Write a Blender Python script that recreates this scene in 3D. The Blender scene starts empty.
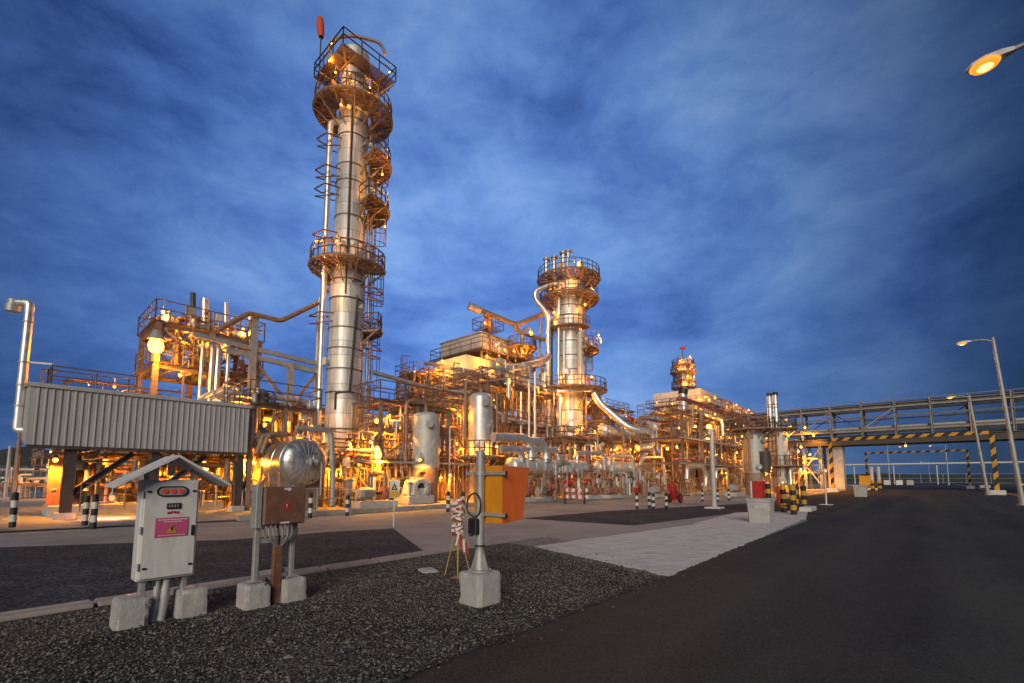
import bpy, math, random
from mathutils import Vector, Matrix, noise

S = bpy.context.scene
COL = S.collection
# ------------------------------------------------------------------ camera + layout maths
EYE, FPX, TILT = 1.6, 460.0, math.radians(5.5)
PPY = 478.0 - FPX*math.tan(TILT)
CT, ST = math.cos(TILT), math.sin(TILT)
AZ = math.radians(41.5)
RX, RY = math.sin(AZ), math.cos(AZ)          # R: along the road, away from the camera
CX, CY = math.cos(AZ), -math.sin(AZ)         # C: across the road, towards its right side
YAW = math.pi/2 - AZ                         # local x = along the road

def W(u, v, z=0.0):
    return Vector((u*RX + v*CX, u*RY + v*CY, z))
def UV(p):
    return (p.x*RX + p.y*RY, p.x*CX + p.y*CY, p.z)
def ray(px, py):
    xr = (px-512.0)/FPX; yr = (PPY-py)/FPX
    return Vector((xr, CT - yr*ST, ST + yr*CT))
def G(px, py, z=0.0):                        # pixel of the photo -> point on the ground
    d = ray(px, py); s = (z-EYE)/d.z
    return Vector((d.x*s, d.y*s, z))
def PY(px, py, Y):                           # pixel -> point at distance Y
    d = ray(px, py); s = Y/d.y
    return Vector((d.x*s, Y, EYE + d.z*s))
def PV(px, py, v):                           # pixel -> point on a row parallel to the road
    d = ray(px, py); s = v/(d.x*CX + d.y*CY)
    return Vector((d.x*s, d.y*s, EYE + d.z*s))

# ------------------------------------------------------------------ materials
def new_mat(name):
    m = bpy.data.materials.new(name); m.use_nodes = True
    nt = m.node_tree
    return m, nt, nt.nodes['Principled BSDF']

def mat(name, col, rough=0.6, metal=0.0, var=0.25, scale=3.0, bump=0.0, bscale=40.0, dirt=None, dirt_amt=0.5, dscale=1.3, stretch=None):
    m, nt, b = new_mat(name)
    N = nt.nodes; L = nt.links
    tc = N.new('ShaderNodeTexCoord')
    src = tc.outputs['Object']
    if stretch:
        mp = N.new('ShaderNodeMapping'); mp.inputs['Scale'].default_value = stretch
        L.new(src, mp.inputs['Vector']); src = mp.outputs['Vector']
    n1 = N.new('ShaderNodeTexNoise'); n1.inputs['Scale'].default_value = scale; n1.inputs['Detail'].default_value = 6
    n1.inputs['Roughness'].default_value = 0.65
    L.new(src, n1.inputs['Vector'])
    r = N.new('ShaderNodeValToRGB')
    a = [max(0, c*(1-var)) for c in col]; c2 = [min(1, c*(1+var)) for c in col]
    r.color_ramp.elements[0].position = 0.3; r.color_ramp.elements[1].position = 0.7
    r.color_ramp.elements[0].color = (*a, 1); r.color_ramp.elements[1].color = (*c2, 1)
    L.new(n1.outputs['Fac'], r.inputs['Fac'])
    out = r.outputs['Color']
    if dirt:
        n2 = N.new('ShaderNodeTexNoise'); n2.inputs['Scale'].default_value = dscale; n2.inputs['Detail'].default_value = 8
        n2.inputs['Roughness'].default_value = 0.7
        L.new(src, n2.inputs['Vector'])
        r2 = N.new('ShaderNodeValToRGB')
        r2.color_ramp.elements[0].position = 0.48; r2.color_ramp.elements[1].position = 0.68
        r2.color_ramp.elements[0].color = (0, 0, 0, 1); r2.color_ramp.elements[1].color = (dirt_amt,)*3 + (1,)
        L.new(n2.outputs['Fac'], r2.inputs['Fac'])
        mx = N.new('ShaderNodeMixRGB'); mx.inputs['Color2'].default_value = (*dirt, 1)
        L.new(r2.outputs['Color'], mx.inputs['Fac']); L.new(out, mx.inputs['Color1'])
        out = mx.outputs['Color']
    L.new(out, b.inputs['Base Color'])
    b.inputs['Metallic'].default_value = metal
    mr = N.new('ShaderNodeMapRange')
    mr.inputs['To Min'].default_value = max(0.05, rough-0.12); mr.inputs['To Max'].default_value = min(1, rough+0.12)
    L.new(n1.outputs['Fac'], mr.inputs['Value']); L.new(mr.outputs['Result'], b.inputs['Roughness'])
    if bump:
        n3 = N.new('ShaderNodeTexNoise'); n3.inputs['Scale'].default_value = bscale; n3.inputs['Detail'].default_value = 5
        L.new(src, n3.inputs['Vector'])
        bp = N.new('ShaderNodeBump'); bp.inputs['Strength'].default_value = bump; bp.inputs['Distance'].default_value = 0.02
        L.new(n3.outputs['Fac'], bp.inputs['Height']); L.new(bp.outputs['Normal'], b.inputs['Normal'])
    return m

def emit(name, col, strength):
    m, nt, b = new_mat(name)
    b.inputs['Base Color'].default_value = (*col, 1)
    b.inputs['Emission Color'].default_value = (*col, 1)
    b.inputs['Emission Strength'].default_value = strength
    return m

def gravel_mat(name, dark, light, scale, bump=0.8):
    m, nt, b = new_mat(name); N = nt.nodes; L = nt.links
    tc = N.new('ShaderNodeTexCoord')
    vo = N.new('ShaderNodeTexVoronoi'); vo.inputs['Scale'].default_value = scale
    L.new(tc.outputs['Object'], vo.inputs['Vector'])
    no = N.new('ShaderNodeTexNoise'); no.inputs['Scale'].default_value = 0.9; no.inputs['Detail'].default_value = 7
    L.new(tc.outputs['Object'], no.inputs['Vector'])
    sp = N.new('ShaderNodeSeparateColor'); L.new(vo.outputs['Color'], sp.inputs['Color'])
    add = N.new('ShaderNodeMath'); add.operation = 'MULTIPLY'
    L.new(sp.outputs['Red'], add.inputs[0]); L.new(no.outputs['Fac'], add.inputs[1])
    r = N.new('ShaderNodeValToRGB')
    r.color_ramp.elements[0].position = 0.05; r.color_ramp.elements[1].position = 0.6
    r.color_ramp.elements[0].color = (*dark, 1); r.color_ramp.elements[1].color = (*light, 1)
    L.new(add.outputs[0], r.inputs['Fac']); L.new(r.outputs['Color'], b.inputs['Base Color'])
    b.inputs['Roughness'].default_value = 0.9; b.inputs['Specular IOR Level'].default_value = 0.12
    bp = N.new('ShaderNodeBump'); bp.inputs['Strength'].default_value = bump; bp.inputs['Distance'].default_value = 0.02
    bp.invert = True
    L.new(vo.outputs['Distance'], bp.inputs['Height']); L.new(bp.outputs['Normal'], b.inputs['Normal'])
    return m

def asphalt_mat():
    m, nt, b = new_mat('asphalt'); N = nt.nodes; L = nt.links
    tc = N.new('ShaderNodeTexCoord')
    def tex(kind, scale, detail=4, rough=.6, sc=(1, 1, 1), dist=0.0):
        mp = N.new('ShaderNodeMapping'); mp.inputs['Scale'].default_value = sc; L.new(tc.outputs['Object'], mp.inputs['Vector'])
        n = N.new(kind); n.inputs['Scale'].default_value = scale
        if kind == 'ShaderNodeTexNoise':
            n.inputs['Detail'].default_value = detail; n.inputs['Roughness'].default_value = rough; n.inputs['Distortion'].default_value = dist
        L.new(mp.outputs['Vector'], n.inputs['Vector']); return n
    def mth(op, a, c, d=None):
        n = N.new('ShaderNodeMath'); n.operation = op
        for i, x in enumerate((a, c, d)):
            if x is None: continue
            if isinstance(x, (int, float)): n.inputs[i].default_value = x
            else: L.new(x, n.inputs[i])
        return n.outputs[0]
    lane = tex('ShaderNodeTexNoise', 1.0, 3, .5, (0.03, 0.75, 1)).outputs['Fac']          # wear along the lanes
    blot = tex('ShaderNodeTexNoise', 0.55, 9, .72, (.6, 1, 1), 0.6).outputs['Fac']            # blotches
    grain = tex('ShaderNodeTexNoise', 95, 3, .7).outputs['Fac']
    vg = tex('ShaderNodeTexVoronoi', 62); gsp = N.new('ShaderNodeSeparateColor'); L.new(vg.outputs['Color'], gsp.inputs[0])
    f = mth('ADD', mth('MULTIPLY', lane, 1.15), mth('MULTIPLY', blot, 1.0))
    f = mth('ADD', f, mth('MULTIPLY', grain, 0.6)); f = mth('ADD', f, mth('MULTIPLY', gsp.outputs[0], 0.42))
    mr = N.new('ShaderNodeMapRange'); mr.inputs['From Min'].default_value = 1.12; mr.inputs['From Max'].default_value = 1.95; L.new(f, mr.inputs['Value'])
    r = N.new('ShaderNodeValToRGB'); L.new(mr.outputs['Result'], r.inputs['Fac'])
    r.color_ramp.elements[0].color = (0.0080, 0.0087, 0.0075, 1); r.color_ramp.elements[1].color = (0.084, 0.088, 0.074, 1)
    # tar sealed cracks
    w = tex('ShaderNodeTexNoise', 0.8, 4, .6)
    va = N.new('ShaderNodeMixRGB'); va.inputs['Fac'].default_value = 0.25; L.new(tc.outputs['Object'], va.inputs['Color1']); L.new(w.outputs['Color'], va.inputs['Color2'])
    vc = N.new('ShaderNodeTexVoronoi'); vc.feature = 'DISTANCE_TO_EDGE'; vc.inputs['Scale'].default_value = 0.42; L.new(va.outputs['Color'], vc.inputs['Vector'])
    ck = mth('LESS_THAN', vc.outputs['Distance'], 0.004)
    ck = mth('MULTIPLY', ck, mth('GREATER_THAN', blot, 0.5))
    mx = N.new('ShaderNodeMixRGB'); L.new(mth('MULTIPLY', ck, .2), mx.inputs['Fac']); L.new(r.outputs['Color'], mx.inputs['Color1']); mx.inputs['Color2'].default_value = (.006, .006, .006, 1)
    L.new(mx.outputs['Color'], b.inputs['Base Color'])
    rr = N.new('ShaderNodeMapRange'); rr.inputs['To Min'].default_value = .62; rr.inputs['To Max'].default_value = .9; L.new(blot, rr.inputs['Value']); L.new(rr.outputs['Result'], b.inputs['Roughness'])
    b.inputs['Specular IOR Level'].default_value = 0.2
    bp = N.new('ShaderNodeBump'); bp.inputs['Strength'].default_value = 0.7; bp.inputs['Distance'].default_value = 0.012
    L.new(mth('ADD', grain, gsp.outputs[0]), bp.inputs['Height']); L.new(bp.outputs['Normal'], b.inputs['Normal'])
    return m

def clad_mat(name, col, rough, metal, sc=2.5):
    # sheet metal cladding: patchy reflectance between the sheets, drip streaks
    m, nt, b = new_mat(name); N = nt.nodes; L = nt.links
    tc = N.new('ShaderNodeTexCoord')
    n1 = N.new('ShaderNodeTexNoise'); n1.inputs['Scale'].default_value = sc; n1.inputs['Detail'].default_value = 5
    L.new(tc.outputs['Object'], n1.inputs['Vector'])
    mp = N.new('ShaderNodeMapping'); mp.inputs['Scale'].default_value = (5, 5, 0.35)
    L.new(tc.outputs['Object'], mp.inputs['Vector'])
    n2 = N.new('ShaderNodeTexNoise'); n2.inputs['Scale'].default_value = 1.4; n2.inputs['Detail'].default_value = 6
    L.new(mp.outputs['Vector'], n2.inputs['Vector'])
    ad = N.new('ShaderNodeMath'); ad.operation = 'ADD'; L.new(n1.outputs['Fac'], ad.inputs[0]); L.new(n2.outputs['Fac'], ad.inputs[1])
    mr = N.new('ShaderNodeMapRange'); mr.inputs['From Min'].default_value = 0.65; mr.inputs['From Max'].default_value = 1.3
    L.new(ad.outputs[0], mr.inputs['Value'])
    r = N.new('ShaderNodeValToRGB')
    r.color_ramp.elements[0].color = (*[c*0.78 for c in col], 1); r.color_ramp.elements[1].color = (*[min(1, c*1.2) for c in col], 1)
    L.new(mr.outputs['Result'], r.inputs['Fac']); L.new(r.outputs['Color'], b.inputs['Base Color'])
    m2 = N.new('ShaderNodeMapRange'); m2.inputs['To Min'].default_value = rough-0.12; m2.inputs['To Max'].default_value = rough+0.15
    L.new(mr.outputs['Result'], m2.inputs['Value']); L.new(m2.outputs['Result'], b.inputs['Roughness'])
    b.inputs['Metallic'].default_value = metal
    bp = N.new('ShaderNodeBump'); bp.inputs['Strength'].default_value = 0.08; bp.inputs['Distance'].default_value = 0.04
    L.new(n1.outputs['Fac'], bp.inputs['Height']); L.new(bp.outputs['Normal'], b.inputs['Normal'])
    return m

M = {}
M['steel'] = mat('painted_steel', (0.25, 0.185, 0.145), 0.55, 0.0, 0.3, 2.0, dirt=(0.2, 0.09, 0.05), dirt_amt=0.5)
M['galv'] = mat('galvanised_steel', (0.42, 0.42, 0.41), 0.5, 0.35, 0.2, 6.0, dirt=(0.22, 0.17, 0.13), dirt_amt=0.4)
M['dark'] = mat('dark_steel', (0.07, 0.06, 0.055), 0.6, 0.2, 0.3, 4.0)
M['rail'] = mat('railing_steel', (0.17, 0.115, 0.095), 0.55, 0.2, 0.3, 3.0)
M['grate'] = mat('grating', (0.21, 0.14, 0.10), 0.7, 0.1, 0.35, 9.0)
M['alu'] = clad_mat('aluminium_cladding', (0.64, 0.635, 0.62), 0.40, 0.5, 1.2)
M['drum'] = clad_mat('brushed_drum_cladding', (0.50, 0.495, 0.48), 0.33, 0.85, 1.6)
M['alu2'] = clad_mat('bright_pipe_cladding', (0.7, 0.69, 0.67), 0.36, 0.7, 4.0)
M['greyvessel'] = clad_mat('grey_vessel_paint', (0.48, 0.48, 0.46), 0.5, 0.15)
M['primer'] = mat('red_primer', (0.30, 0.11, 0.07), 0.6, 0.0, 0.3, 4.0)
M['copper'] = mat('rusty_pipe', (0.29, 0.185, 0.125), 0.55, 0.2, 0.35, 5.0)
M['white'] = mat('white_paint', (0.62, 0.61, 0.58), 0.5, 0.0, 0.08, 3.0, dirt=(0.4, 0.36, 0.3), dirt_amt=0.35)
M['cabinet'] = mat('cabinet_paint', (0.70, 0.675, 0.66), 0.42, 0.0, 0.05, 2.0, dirt=(0.38, 0.35, 0.3), dirt_amt=0.4, dscale=3.0, stretch=(3, 3, 0.7))
M['concrete'] = mat('concrete', (0.45, 0.43, 0.42), 0.85, 0.0, 0.15, 3.0, bump=0.4, bscale=30, dirt=(0.2, 0.18, 0.16), dirt_amt=0.5, dscale=4)
M['apron'] = mat('concrete_apron', (0.29, 0.29, 0.28), 0.8, 0.0, 0.2, 0.35, bump=0.25, bscale=25, dirt=(0.1, 0.085, 0.075), dirt_amt=0.6, dscale=0.25)
M['pad'] = mat('broomed_concrete', (0.63, 0.635, 0.60), 0.85, 0.0, 0.2, 2.0, bump=0.6, bscale=8, dirt=(0.22, 0.21, 0.19), dirt_amt=0.8, dscale=1.8, stretch=(1, 5, 1))
M['kerb'] = mat('kerb_concrete', (0.33, 0.29, 0.26), 0.85, 0.0, 0.2, 3.0, bump=0.3, bscale=30)
M['road'] = asphalt_mat()
M['gravel'] = gravel_mat('gravel', (0.012, 0.011, 0.010), (0.165, 0.155, 0.138), 52)
M['patch'] = gravel_mat('chip_seal', (0.020, 0.025, 0.029), (0.105, 0.125, 0.140), 24, 0.8)
M['stone'] = mat('stones', (0.16, 0.15, 0.132), 0.9, 0.0, 0.7, 16.0)
M['bridge'] = mat('weathered_bridge_steel', (0.29, 0.285, 0.28), 0.6, 0.2, 0.25, 2.0, dirt=(0.17, 0.12, 0.09), dirt_amt=0.5)
M['land'] = mat('dry_grass_land', (0.045, 0.05, 0.025), 0.95, 0.0, 0.4, 0.2, bump=0.4, bscale=3)
M['sheet'] = mat('corrugated_sheet', (0.44, 0.425, 0.415), 0.5, 0.05, 0.1, 1.0, dirt=(0.3, 0.27, 0.24), dirt_amt=0.45, dscale=1.2, stretch=(3, 3, .4))
M['panel'] = mat('cooler_panel', (0.62, 0.61, 0.59), 0.55, 0.1, 0.12, 1.0, dirt=(0.26, 0.22, 0.18), dirt_amt=0.4)
M['brown'] = mat('weathered_brown_box', (0.18, 0.08, 0.048), 0.5, 0.0, 0.25, 4.0, dirt=(0.28, 0.19, 0.14), dirt_amt=0.5, dscale=5)
M['orange'] = mat('orange_plastic', (0.80, 0.16, 0.035), 0.45, 0.0, 0.08, 3.0, dirt=(0.5, 0.13, 0.05), dirt_amt=0.5, dscale=5, stretch=(2, 2, .6))
M['amber'] = mat('amber_plastic', (0.72, 0.27, 0.012), 0.45, 0.0, 0.08, 3.0, dirt=(0.45, 0.2, 0.03), dirt_amt=0.5, dscale=5, stretch=(2, 2, .6))
M['black'] = mat('black_plastic', (0.018, 0.018, 0.018), 0.5, 0.0, 0.2, 5.0)
M['cable'] = mat('grey_cable', (0.33, 0.31, 0.29), 0.5, 0.0, 0.2, 5.0)
M['red'] = mat('red_paint', (0.45, 0.025, 0.02), 0.45, 0.0, 0.15, 4.0)
M['yellow'] = mat('yellow_paint', (0.58, 0.30, 0.02), 0.5, 0.0, 0.12, 4.0, dirt=(0.3, 0.17, 0.03), dirt_amt=0.4)
M['pink'] = mat('pink_sign', (0.60, 0.10, 0.23), 0.5, 0.0, 0.05, 4.0)
M['tape'] = mat('white_tape', (0.72, 0.68, 0.66), 0.5, 0.0, 0.08, 6.0)
M['brick'] = mat('dark_red_cladding', (0.13, 0.06, 0.05), 0.8, 0.0, 0.3, 3.0)
M['flag'] = mat('orange_windsock_cloth', (0.65, 0.08, 0.02), 0.7, 0.0, 0.15, 3.0)
M['bulb'] = emit('sodium_bulb', (1.0, 0.50, 0.09), 4.5)
M['bulbsoft'] = emit('sodium_lens', (1.0, 0.52, 0.10), 5.0)
M['glow_ring'] = emit('sodium_glow_ring', (1.0, 0.33, 0.03), 1.1)  # orange glow round a lamp core, given to an added emissive ring
def grate_mat():
    m, nt, b = new_mat('open_grating'); N = nt.nodes; L = nt.links
    b.inputs['Base Color'].default_value = (0.15, 0.10, 0.075, 1); b.inputs['Roughness'].default_value = 0.7
    tc = N.new('ShaderNodeTexCoord'); wv = N.new('ShaderNodeTexWave'); wv.inputs['Scale'].default_value = 5.0; wv.inputs['Distortion'].default_value = 0.0
    L.new(tc.outputs['Object'], wv.inputs['Vector'])
    gt = N.new('ShaderNodeMath'); gt.operation = 'GREATER_THAN'; gt.inputs[1].default_value = 0.50; L.new(wv.outputs['Fac'], gt.inputs[0])
    tr = N.new('ShaderNodeBsdfTransparent'); mx = N.new('ShaderNodeMixShader')
    L.new(gt.outputs[0], mx.inputs[0]); L.new(b.outputs[0], mx.inputs[1]); L.new(tr.outputs[0], mx.inputs[2])
    L.new(mx.outputs[0], N['Material Output'].inputs['Surface'])
    return m
M['grate'] = grate_mat()
def column_mat(name, col, rough, metal, radius, w, h):
    # aluminium sheets wrapped round a column: laps, a slightly different tone per sheet, streaks
    m, nt, b = new_mat(name); N = nt.nodes; L = nt.links
    tc = N.new('ShaderNodeTexCoord'); sp = N.new('ShaderNodeSeparateXYZ'); L.new(tc.outputs['Object'], sp.inputs[0])
    at = N.new('ShaderNodeMath'); at.operation = 'ARCTAN2'; L.new(sp.outputs['Y'], at.inputs[0]); L.new(sp.outputs['X'], at.inputs[1])
    mu = N.new('ShaderNodeMath'); mu.operation = 'MULTIPLY'; mu.inputs[1].default_value = radius; L.new(at.outputs[0], mu.inputs[0])
    cb = N.new('ShaderNodeCombineXYZ'); L.new(mu.outputs[0], cb.inputs[0]); L.new(sp.outputs['Z'], cb.inputs[1])
    br = N.new('ShaderNodeTexBrick'); br.inputs['Scale'].default_value = 1.0; br.inputs['Brick Width'].default_value = w; br.inputs['Row Height'].default_value = h
    br.inputs['Mortar Size'].default_value = 0.018; br.inputs['Mortar Smooth'].default_value = 0.3; br.inputs['Bias'].default_value = 0.0
    br.inputs['Color1'].default_value = (*[c*.78 for c in col], 1); br.inputs['Color2'].default_value = (*[min(1, c*1.15) for c in col], 1); br.inputs['Mortar'].default_value = (*[c*.35 for c in col], 1)
    L.new(cb.outputs[0], br.inputs['Vector'])
    mp = N.new('ShaderNodeMapping'); mp.inputs['Scale'].default_value = (3.5, .25, 1); L.new(cb.outputs[0], mp.inputs['Vector'])
    n = N.new('ShaderNodeTexNoise'); n.inputs['Scale'].default_value = 1.5; n.inputs['Detail'].default_value = 6; n.inputs['Roughness'].default_value = .65; L.new(mp.outputs['Vector'], n.inputs['Vector'])
    r = N.new('ShaderNodeValToRGB'); r.color_ramp.elements[0].position = .35; r.color_ramp.elements[0].color = (.55, .52, .48, 1); r.color_ramp.elements[1].position = .58; L.new(n.outputs['Fac'], r.inputs['Fac'])
    mx = N.new('ShaderNodeMixRGB'); mx.blend_type = 'MULTIPLY'; mx.inputs['Fac'].default_value = .75; L.new(br.outputs['Color'], mx.inputs['Color1']); L.new(r.outputs['Color'], mx.inputs['Color2'])
    L.new(mx.outputs['Color'], b.inputs['Base Color']); b.inputs['Metallic'].default_value = metal
    mr = N.new('ShaderNodeMapRange'); mr.inputs['To Min'].default_value = rough+.15; mr.inputs['To Max'].default_value = rough-.08; L.new(n.outputs['Fac'], mr.inputs['Value']); L.new(mr.outputs['Result'], b.inputs['Roughness'])
    n2 = N.new('ShaderNodeTexNoise'); n2.inputs['Scale'].default_value = 1.6; n2.inputs['Detail'].default_value = 2; L.new(cb.outputs[0], n2.inputs['Vector'])
    ad = N.new('ShaderNodeMath'); ad.operation = 'MULTIPLY_ADD'; ad.inputs[1].default_value = -1.2; L.new(br.outputs['Fac'], ad.inputs[0]); L.new(n2.outputs['Fac'], ad.inputs[2])
    bp = N.new('ShaderNodeBump'); bp.inputs['Strength'].default_value = .25; bp.inputs['Distance'].default_value = .04; L.new(ad.outputs[0], bp.inputs['Height']); L.new(bp.outputs['Normal'], b.inputs['Normal'])
    return m
M['column'] = column_mat('column_cladding', (0.72, 0.715, 0.70), 0.42, 0.35, 1.05, 2.2, 0.95)
M['column2'] = column_mat('column_cladding_wide', (0.74, 0.735, 0.72), 0.42, 0.35, 1.6, 3.4, 1.3)
M['redlamp'] = emit('red_indicator', (0.7, 0.06, 0.05), 0.10)
M['redbulb'] = emit('red_warm_bulb', (1.0, 0.22, 0.09), 2.2)

# ------------------------------------------------------------------ mesh collector
class MB:
    def __init__(s): s.v = []; s.f = []; s.m = []; s.s = []
    def add(s, vs, fs, mi=0, smooth=False):
        b = len(s.v)
        s.v += [Vector(v) for v in vs]
        s.f += [[i+b for i in f] for f in fs]
        s.m += [mi]*len(fs); s.s += [smooth]*len(fs)
        return s
    def box(s, c, size, rz=YAW, mi=0, tx=1.0, ty=1.0, tilt=None):
        hx, hy, hz = size[0]/2, size[1]/2, size[2]/2
        vs = [Vector((x*hx*(tx if z > 0 else 1), y*hy*(ty if z > 0 else 1), z*hz)) for z in (-1, 1) for y in (-1, 1) for x in (-1, 1)]
        R = Matrix.Rotation(rz, 3, 'Z')
        if tilt: R = R @ tilt
        vs = [R @ v + Vector(c) for v in vs]
        return s.add(vs, [(0,2,3,1), (4,5,7,6), (0,1,5,4), (2,6,7,3), (0,4,6,2), (1,3,7,5)], mi)
    def bbox(s, c, size, rz=YAW, b=0.02, mi=0, tx=1.0, ty=1.0):   # box with chamfered edges
        hx, hy, hz = size[0]/2, size[1]/2, size[2]/2
        R = Matrix.Rotation(rz, 3, 'Z'); c = Vector(c)
        rings = []
        def ring(z, ins, k):
            ax = hx*(1+(tx-1)*k) - ins; ay = hy*(1+(ty-1)*k) - ins
            bb = b if ins == 0 else b*0.6
            pts = [(-ax+bb,-ay),(ax-bb,-ay),(ax,-ay+bb),(ax,ay-bb),(ax-bb,ay),(-ax+bb,ay),(-ax,ay-bb),(-ax,-ay+bb)]
            return [R @ Vector((x, y, z)) + c for x, y in pts]
        rs = [ring(-hz, b, 0), ring(-hz+b, 0, 0), ring(hz-b, 0, 1), ring(hz, b, 1)]
        vs = [p for r in rs for p in r]; fs = []
        for k in range(3):
            for i in range(8):
                j = (i+1) % 8
                fs.append((k*8+i, k*8+j, k*8+8+j, k*8+8+i))
        fs.append(tuple(range(7, -1, -1))); fs.append(tuple(range(24, 32)))
        return s.add(vs, fs, mi)
    def rough_block(s, c, size, rz=YAW, n=7, amp=0.012, taper=1.0, seed=0, mi=0):
        R = Matrix.Rotation(rz, 3, 'Z'); c = Vector(c); h = [x/2 for x in size]
        idx = {}; vs = []; fs = []
        def vert(i, j, k):
            if (i, j, k) in idx: return idx[(i, j, k)]
            x, y, z = 2*i/n-1, 2*j/n-1, 2*k/n-1
            edge = sum(1 for t in (x, y, z) if abs(t) > .99)
            pt = Vector((x*h[0], y*h[1], z*h[2])); q = pt*9+Vector((seed*7.3, seed*3.1, seed))
            nz = noise.noise(q); er = (0.010 if edge == 2 else 0.02 if edge == 3 else 0) * (1+1.6*max(0, noise.noise(q*1.7)))
            sc = 1+(taper-1)*(z+1)/2
            d = pt.normalized()
            pt = Vector((pt.x*sc, pt.y*sc, pt.z)) + d*nz*amp*.35 - d*er*(3 if edge > 1 and noise.noise(q*.6+Vector((5, 1, 2))) > .28 else 1)
            idx[(i, j, k)] = len(vs); vs.append(R @ pt + c); return idx[(i, j, k)]
        for a in range(n):
            for b in range(n):
                for q in ((0, 1), (n, 0)):
                    e = q[0]
                    for f in ([(e, a, b), (e, a+1, b), (e, a+1, b+1), (e, a, b+1)], [(a, e, b), (a, e, b+1), (a+1, e, b+1), (a+1, e, b)], [(a, b, e), (a+1, b, e), (a+1, b+1, e), (a, b+1, e)]):
                        g = [vert(*t) for t in f]; fs.append(g if not q[1] else g[::-1])
        return s.add(vs, fs, mi, False)
    def beam(s, p, q, w=0.2, h=0.2, mi=0):
        p = Vector(p); q = Vector(q); d = (q-p).normalized()
        up = Vector((0, 0, 1)) if abs(d.z) < 0.95 else Vector((RX, RY, 0))
        a = d.cross(up).normalized(); b = a.cross(d).normalized()
        vs = [o + a*(x*w/2) + b*(y*h/2) for o in (p, q) for x, y in ((-1,-1),(1,-1),(1,1),(-1,1))]
        return s.add(vs, [(0,1,2,3), (7,6,5,4), (0,4,5,1), (1,5,6,2), (2,6,7,3), (3,7,4,0)], mi)
    def ibeam(s, p, q, w=0.2, h=0.25, t=0.03, mi=0, web_up=True):
        p = Vector(p); q = Vector(q); d = (q-p).normalized()
        up = Vector((0, 0, 1)) if abs(d.z) < 0.95 else Vector((CX, CY, 0))
        a = d.cross(up).normalized(); b = a.cross(d).normalized()
        x = w/2; y = h/2; g = t/2
        pr = [(-x,-y),(x,-y),(x,-y+t),(g,-y+t),(g,y-t),(x,y-t),(x,y),(-x,y),(-x,y-t),(-g,y-t),(-g,-y+t),(-x,-y+t)]
        vs = [o + a*i + b*j for o in (p, q) for i, j in pr]
        n = 12
        fs = [(i, i+n, (i+1) % n + n, (i+1) % n) for i in range(n)]
        for k in (0, n):
            f = [(0,1,2,11), (11,2,3,10), (10,3,4,9), (9,4,5,8), (8,5,6,7)]
            fs += [tuple(i+k for i in (ff if k == 0 else ff[::-1])) for ff in f]
        return s.add(vs, fs, mi)
    def cyl(s, p, q, r, r2=None, n=12, mi=0, cap=True, smooth=True):
        p = Vector(p); q = Vector(q); r2 = r if r2 is None else r2
        d = (q-p).normalized()
        up = Vector((0, 0, 1)) if abs(d.z) < 0.95 else Vector((1, 0, 0))
        a = d.cross(up).normalized(); b = a.cross(d).normalized()
        vs = []
        for o, rr in ((p, r), (q, r2)):
            for i in range(n):
                t = 2*math.pi*i/n
                vs.append(o + a*(rr*math.cos(t)) + b*(rr*math.sin(t)))
        s.add(vs, [(i, i+n, (i+1) % n+n, (i+1) % n) for i in range(n)], mi, smooth)
        if cap:
            s.add(vs[:n], [tuple(range(n))], mi); s.add(vs[n:], [tuple(range(n-1, -1, -1))], mi)
        return s
    def tube(s, pts, r, n=8, bend=None, mi=0, closed=False, steps=4):
        pts = [Vector(p) for p in pts]
        if bend is None: bend = 2.2*r
        P = []
        if bend > 0 and not closed:
            P.append(pts[0])
            for i in range(1, len(pts)-1):
                a, o, c = pts[i-1], pts[i], pts[i+1]
                d1 = a-o; d2 = c-o
                l = min(bend, d1.length*0.48, d2.length*0.48)
                if l < 1e-4 or abs(d1.normalized().dot(d2.normalized())) > 0.998: P.append(o); continue
                A = o + d1.normalized()*l; B = o + d2.normalized()*l
                for k in range(steps+1):
                    t = k/steps
                    P.append(A*(1-t)**2 + o*2*t*(1-t) + B*t*t)
            P.append(pts[-1])
        else: P = pts
        m = len(P); vs = []
        prev = None
        for i, p in enumerate(P):
            if closed: d = P[(i+1) % m]-P[i-1]
            else: d = P[min(i+1, m-1)]-P[max(i-1, 0)]
            if d.length < 1e-9: d = Vector((0, 0, 1))
            d.normalize()
            if prev is None:
                up = Vector((0, 0, 1)) if abs(d.z) < 0.9 else Vector((1, 0, 0))
                a = d.cross(up).normalized()
            else:
                a = (prev - d*prev.dot(d))
                a = a.normalized() if a.length > 1e-6 else d.orthogonal().normalized()
            prev = a; b = d.cross(a)
            for k in range(n):
                t = 2*math.pi*k/n
                vs.append(p + a*(r*math.cos(t)) + b*(r*math.sin(t)))
        fs = []
        for i in range(m if closed else m-1):
            j = (i+1) % m
            for k in range(n):
                l = (k+1) % n
                fs.append((i*n+k, i*n+l, j*n+l, j*n+k))
        s.add(vs, fs, mi, True)
        if not closed:
            s.add(vs[:n], [tuple(range(n-1, -1, -1))], mi); s.add(vs[-n:], [tuple(range(n))], mi)
        return s
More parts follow.
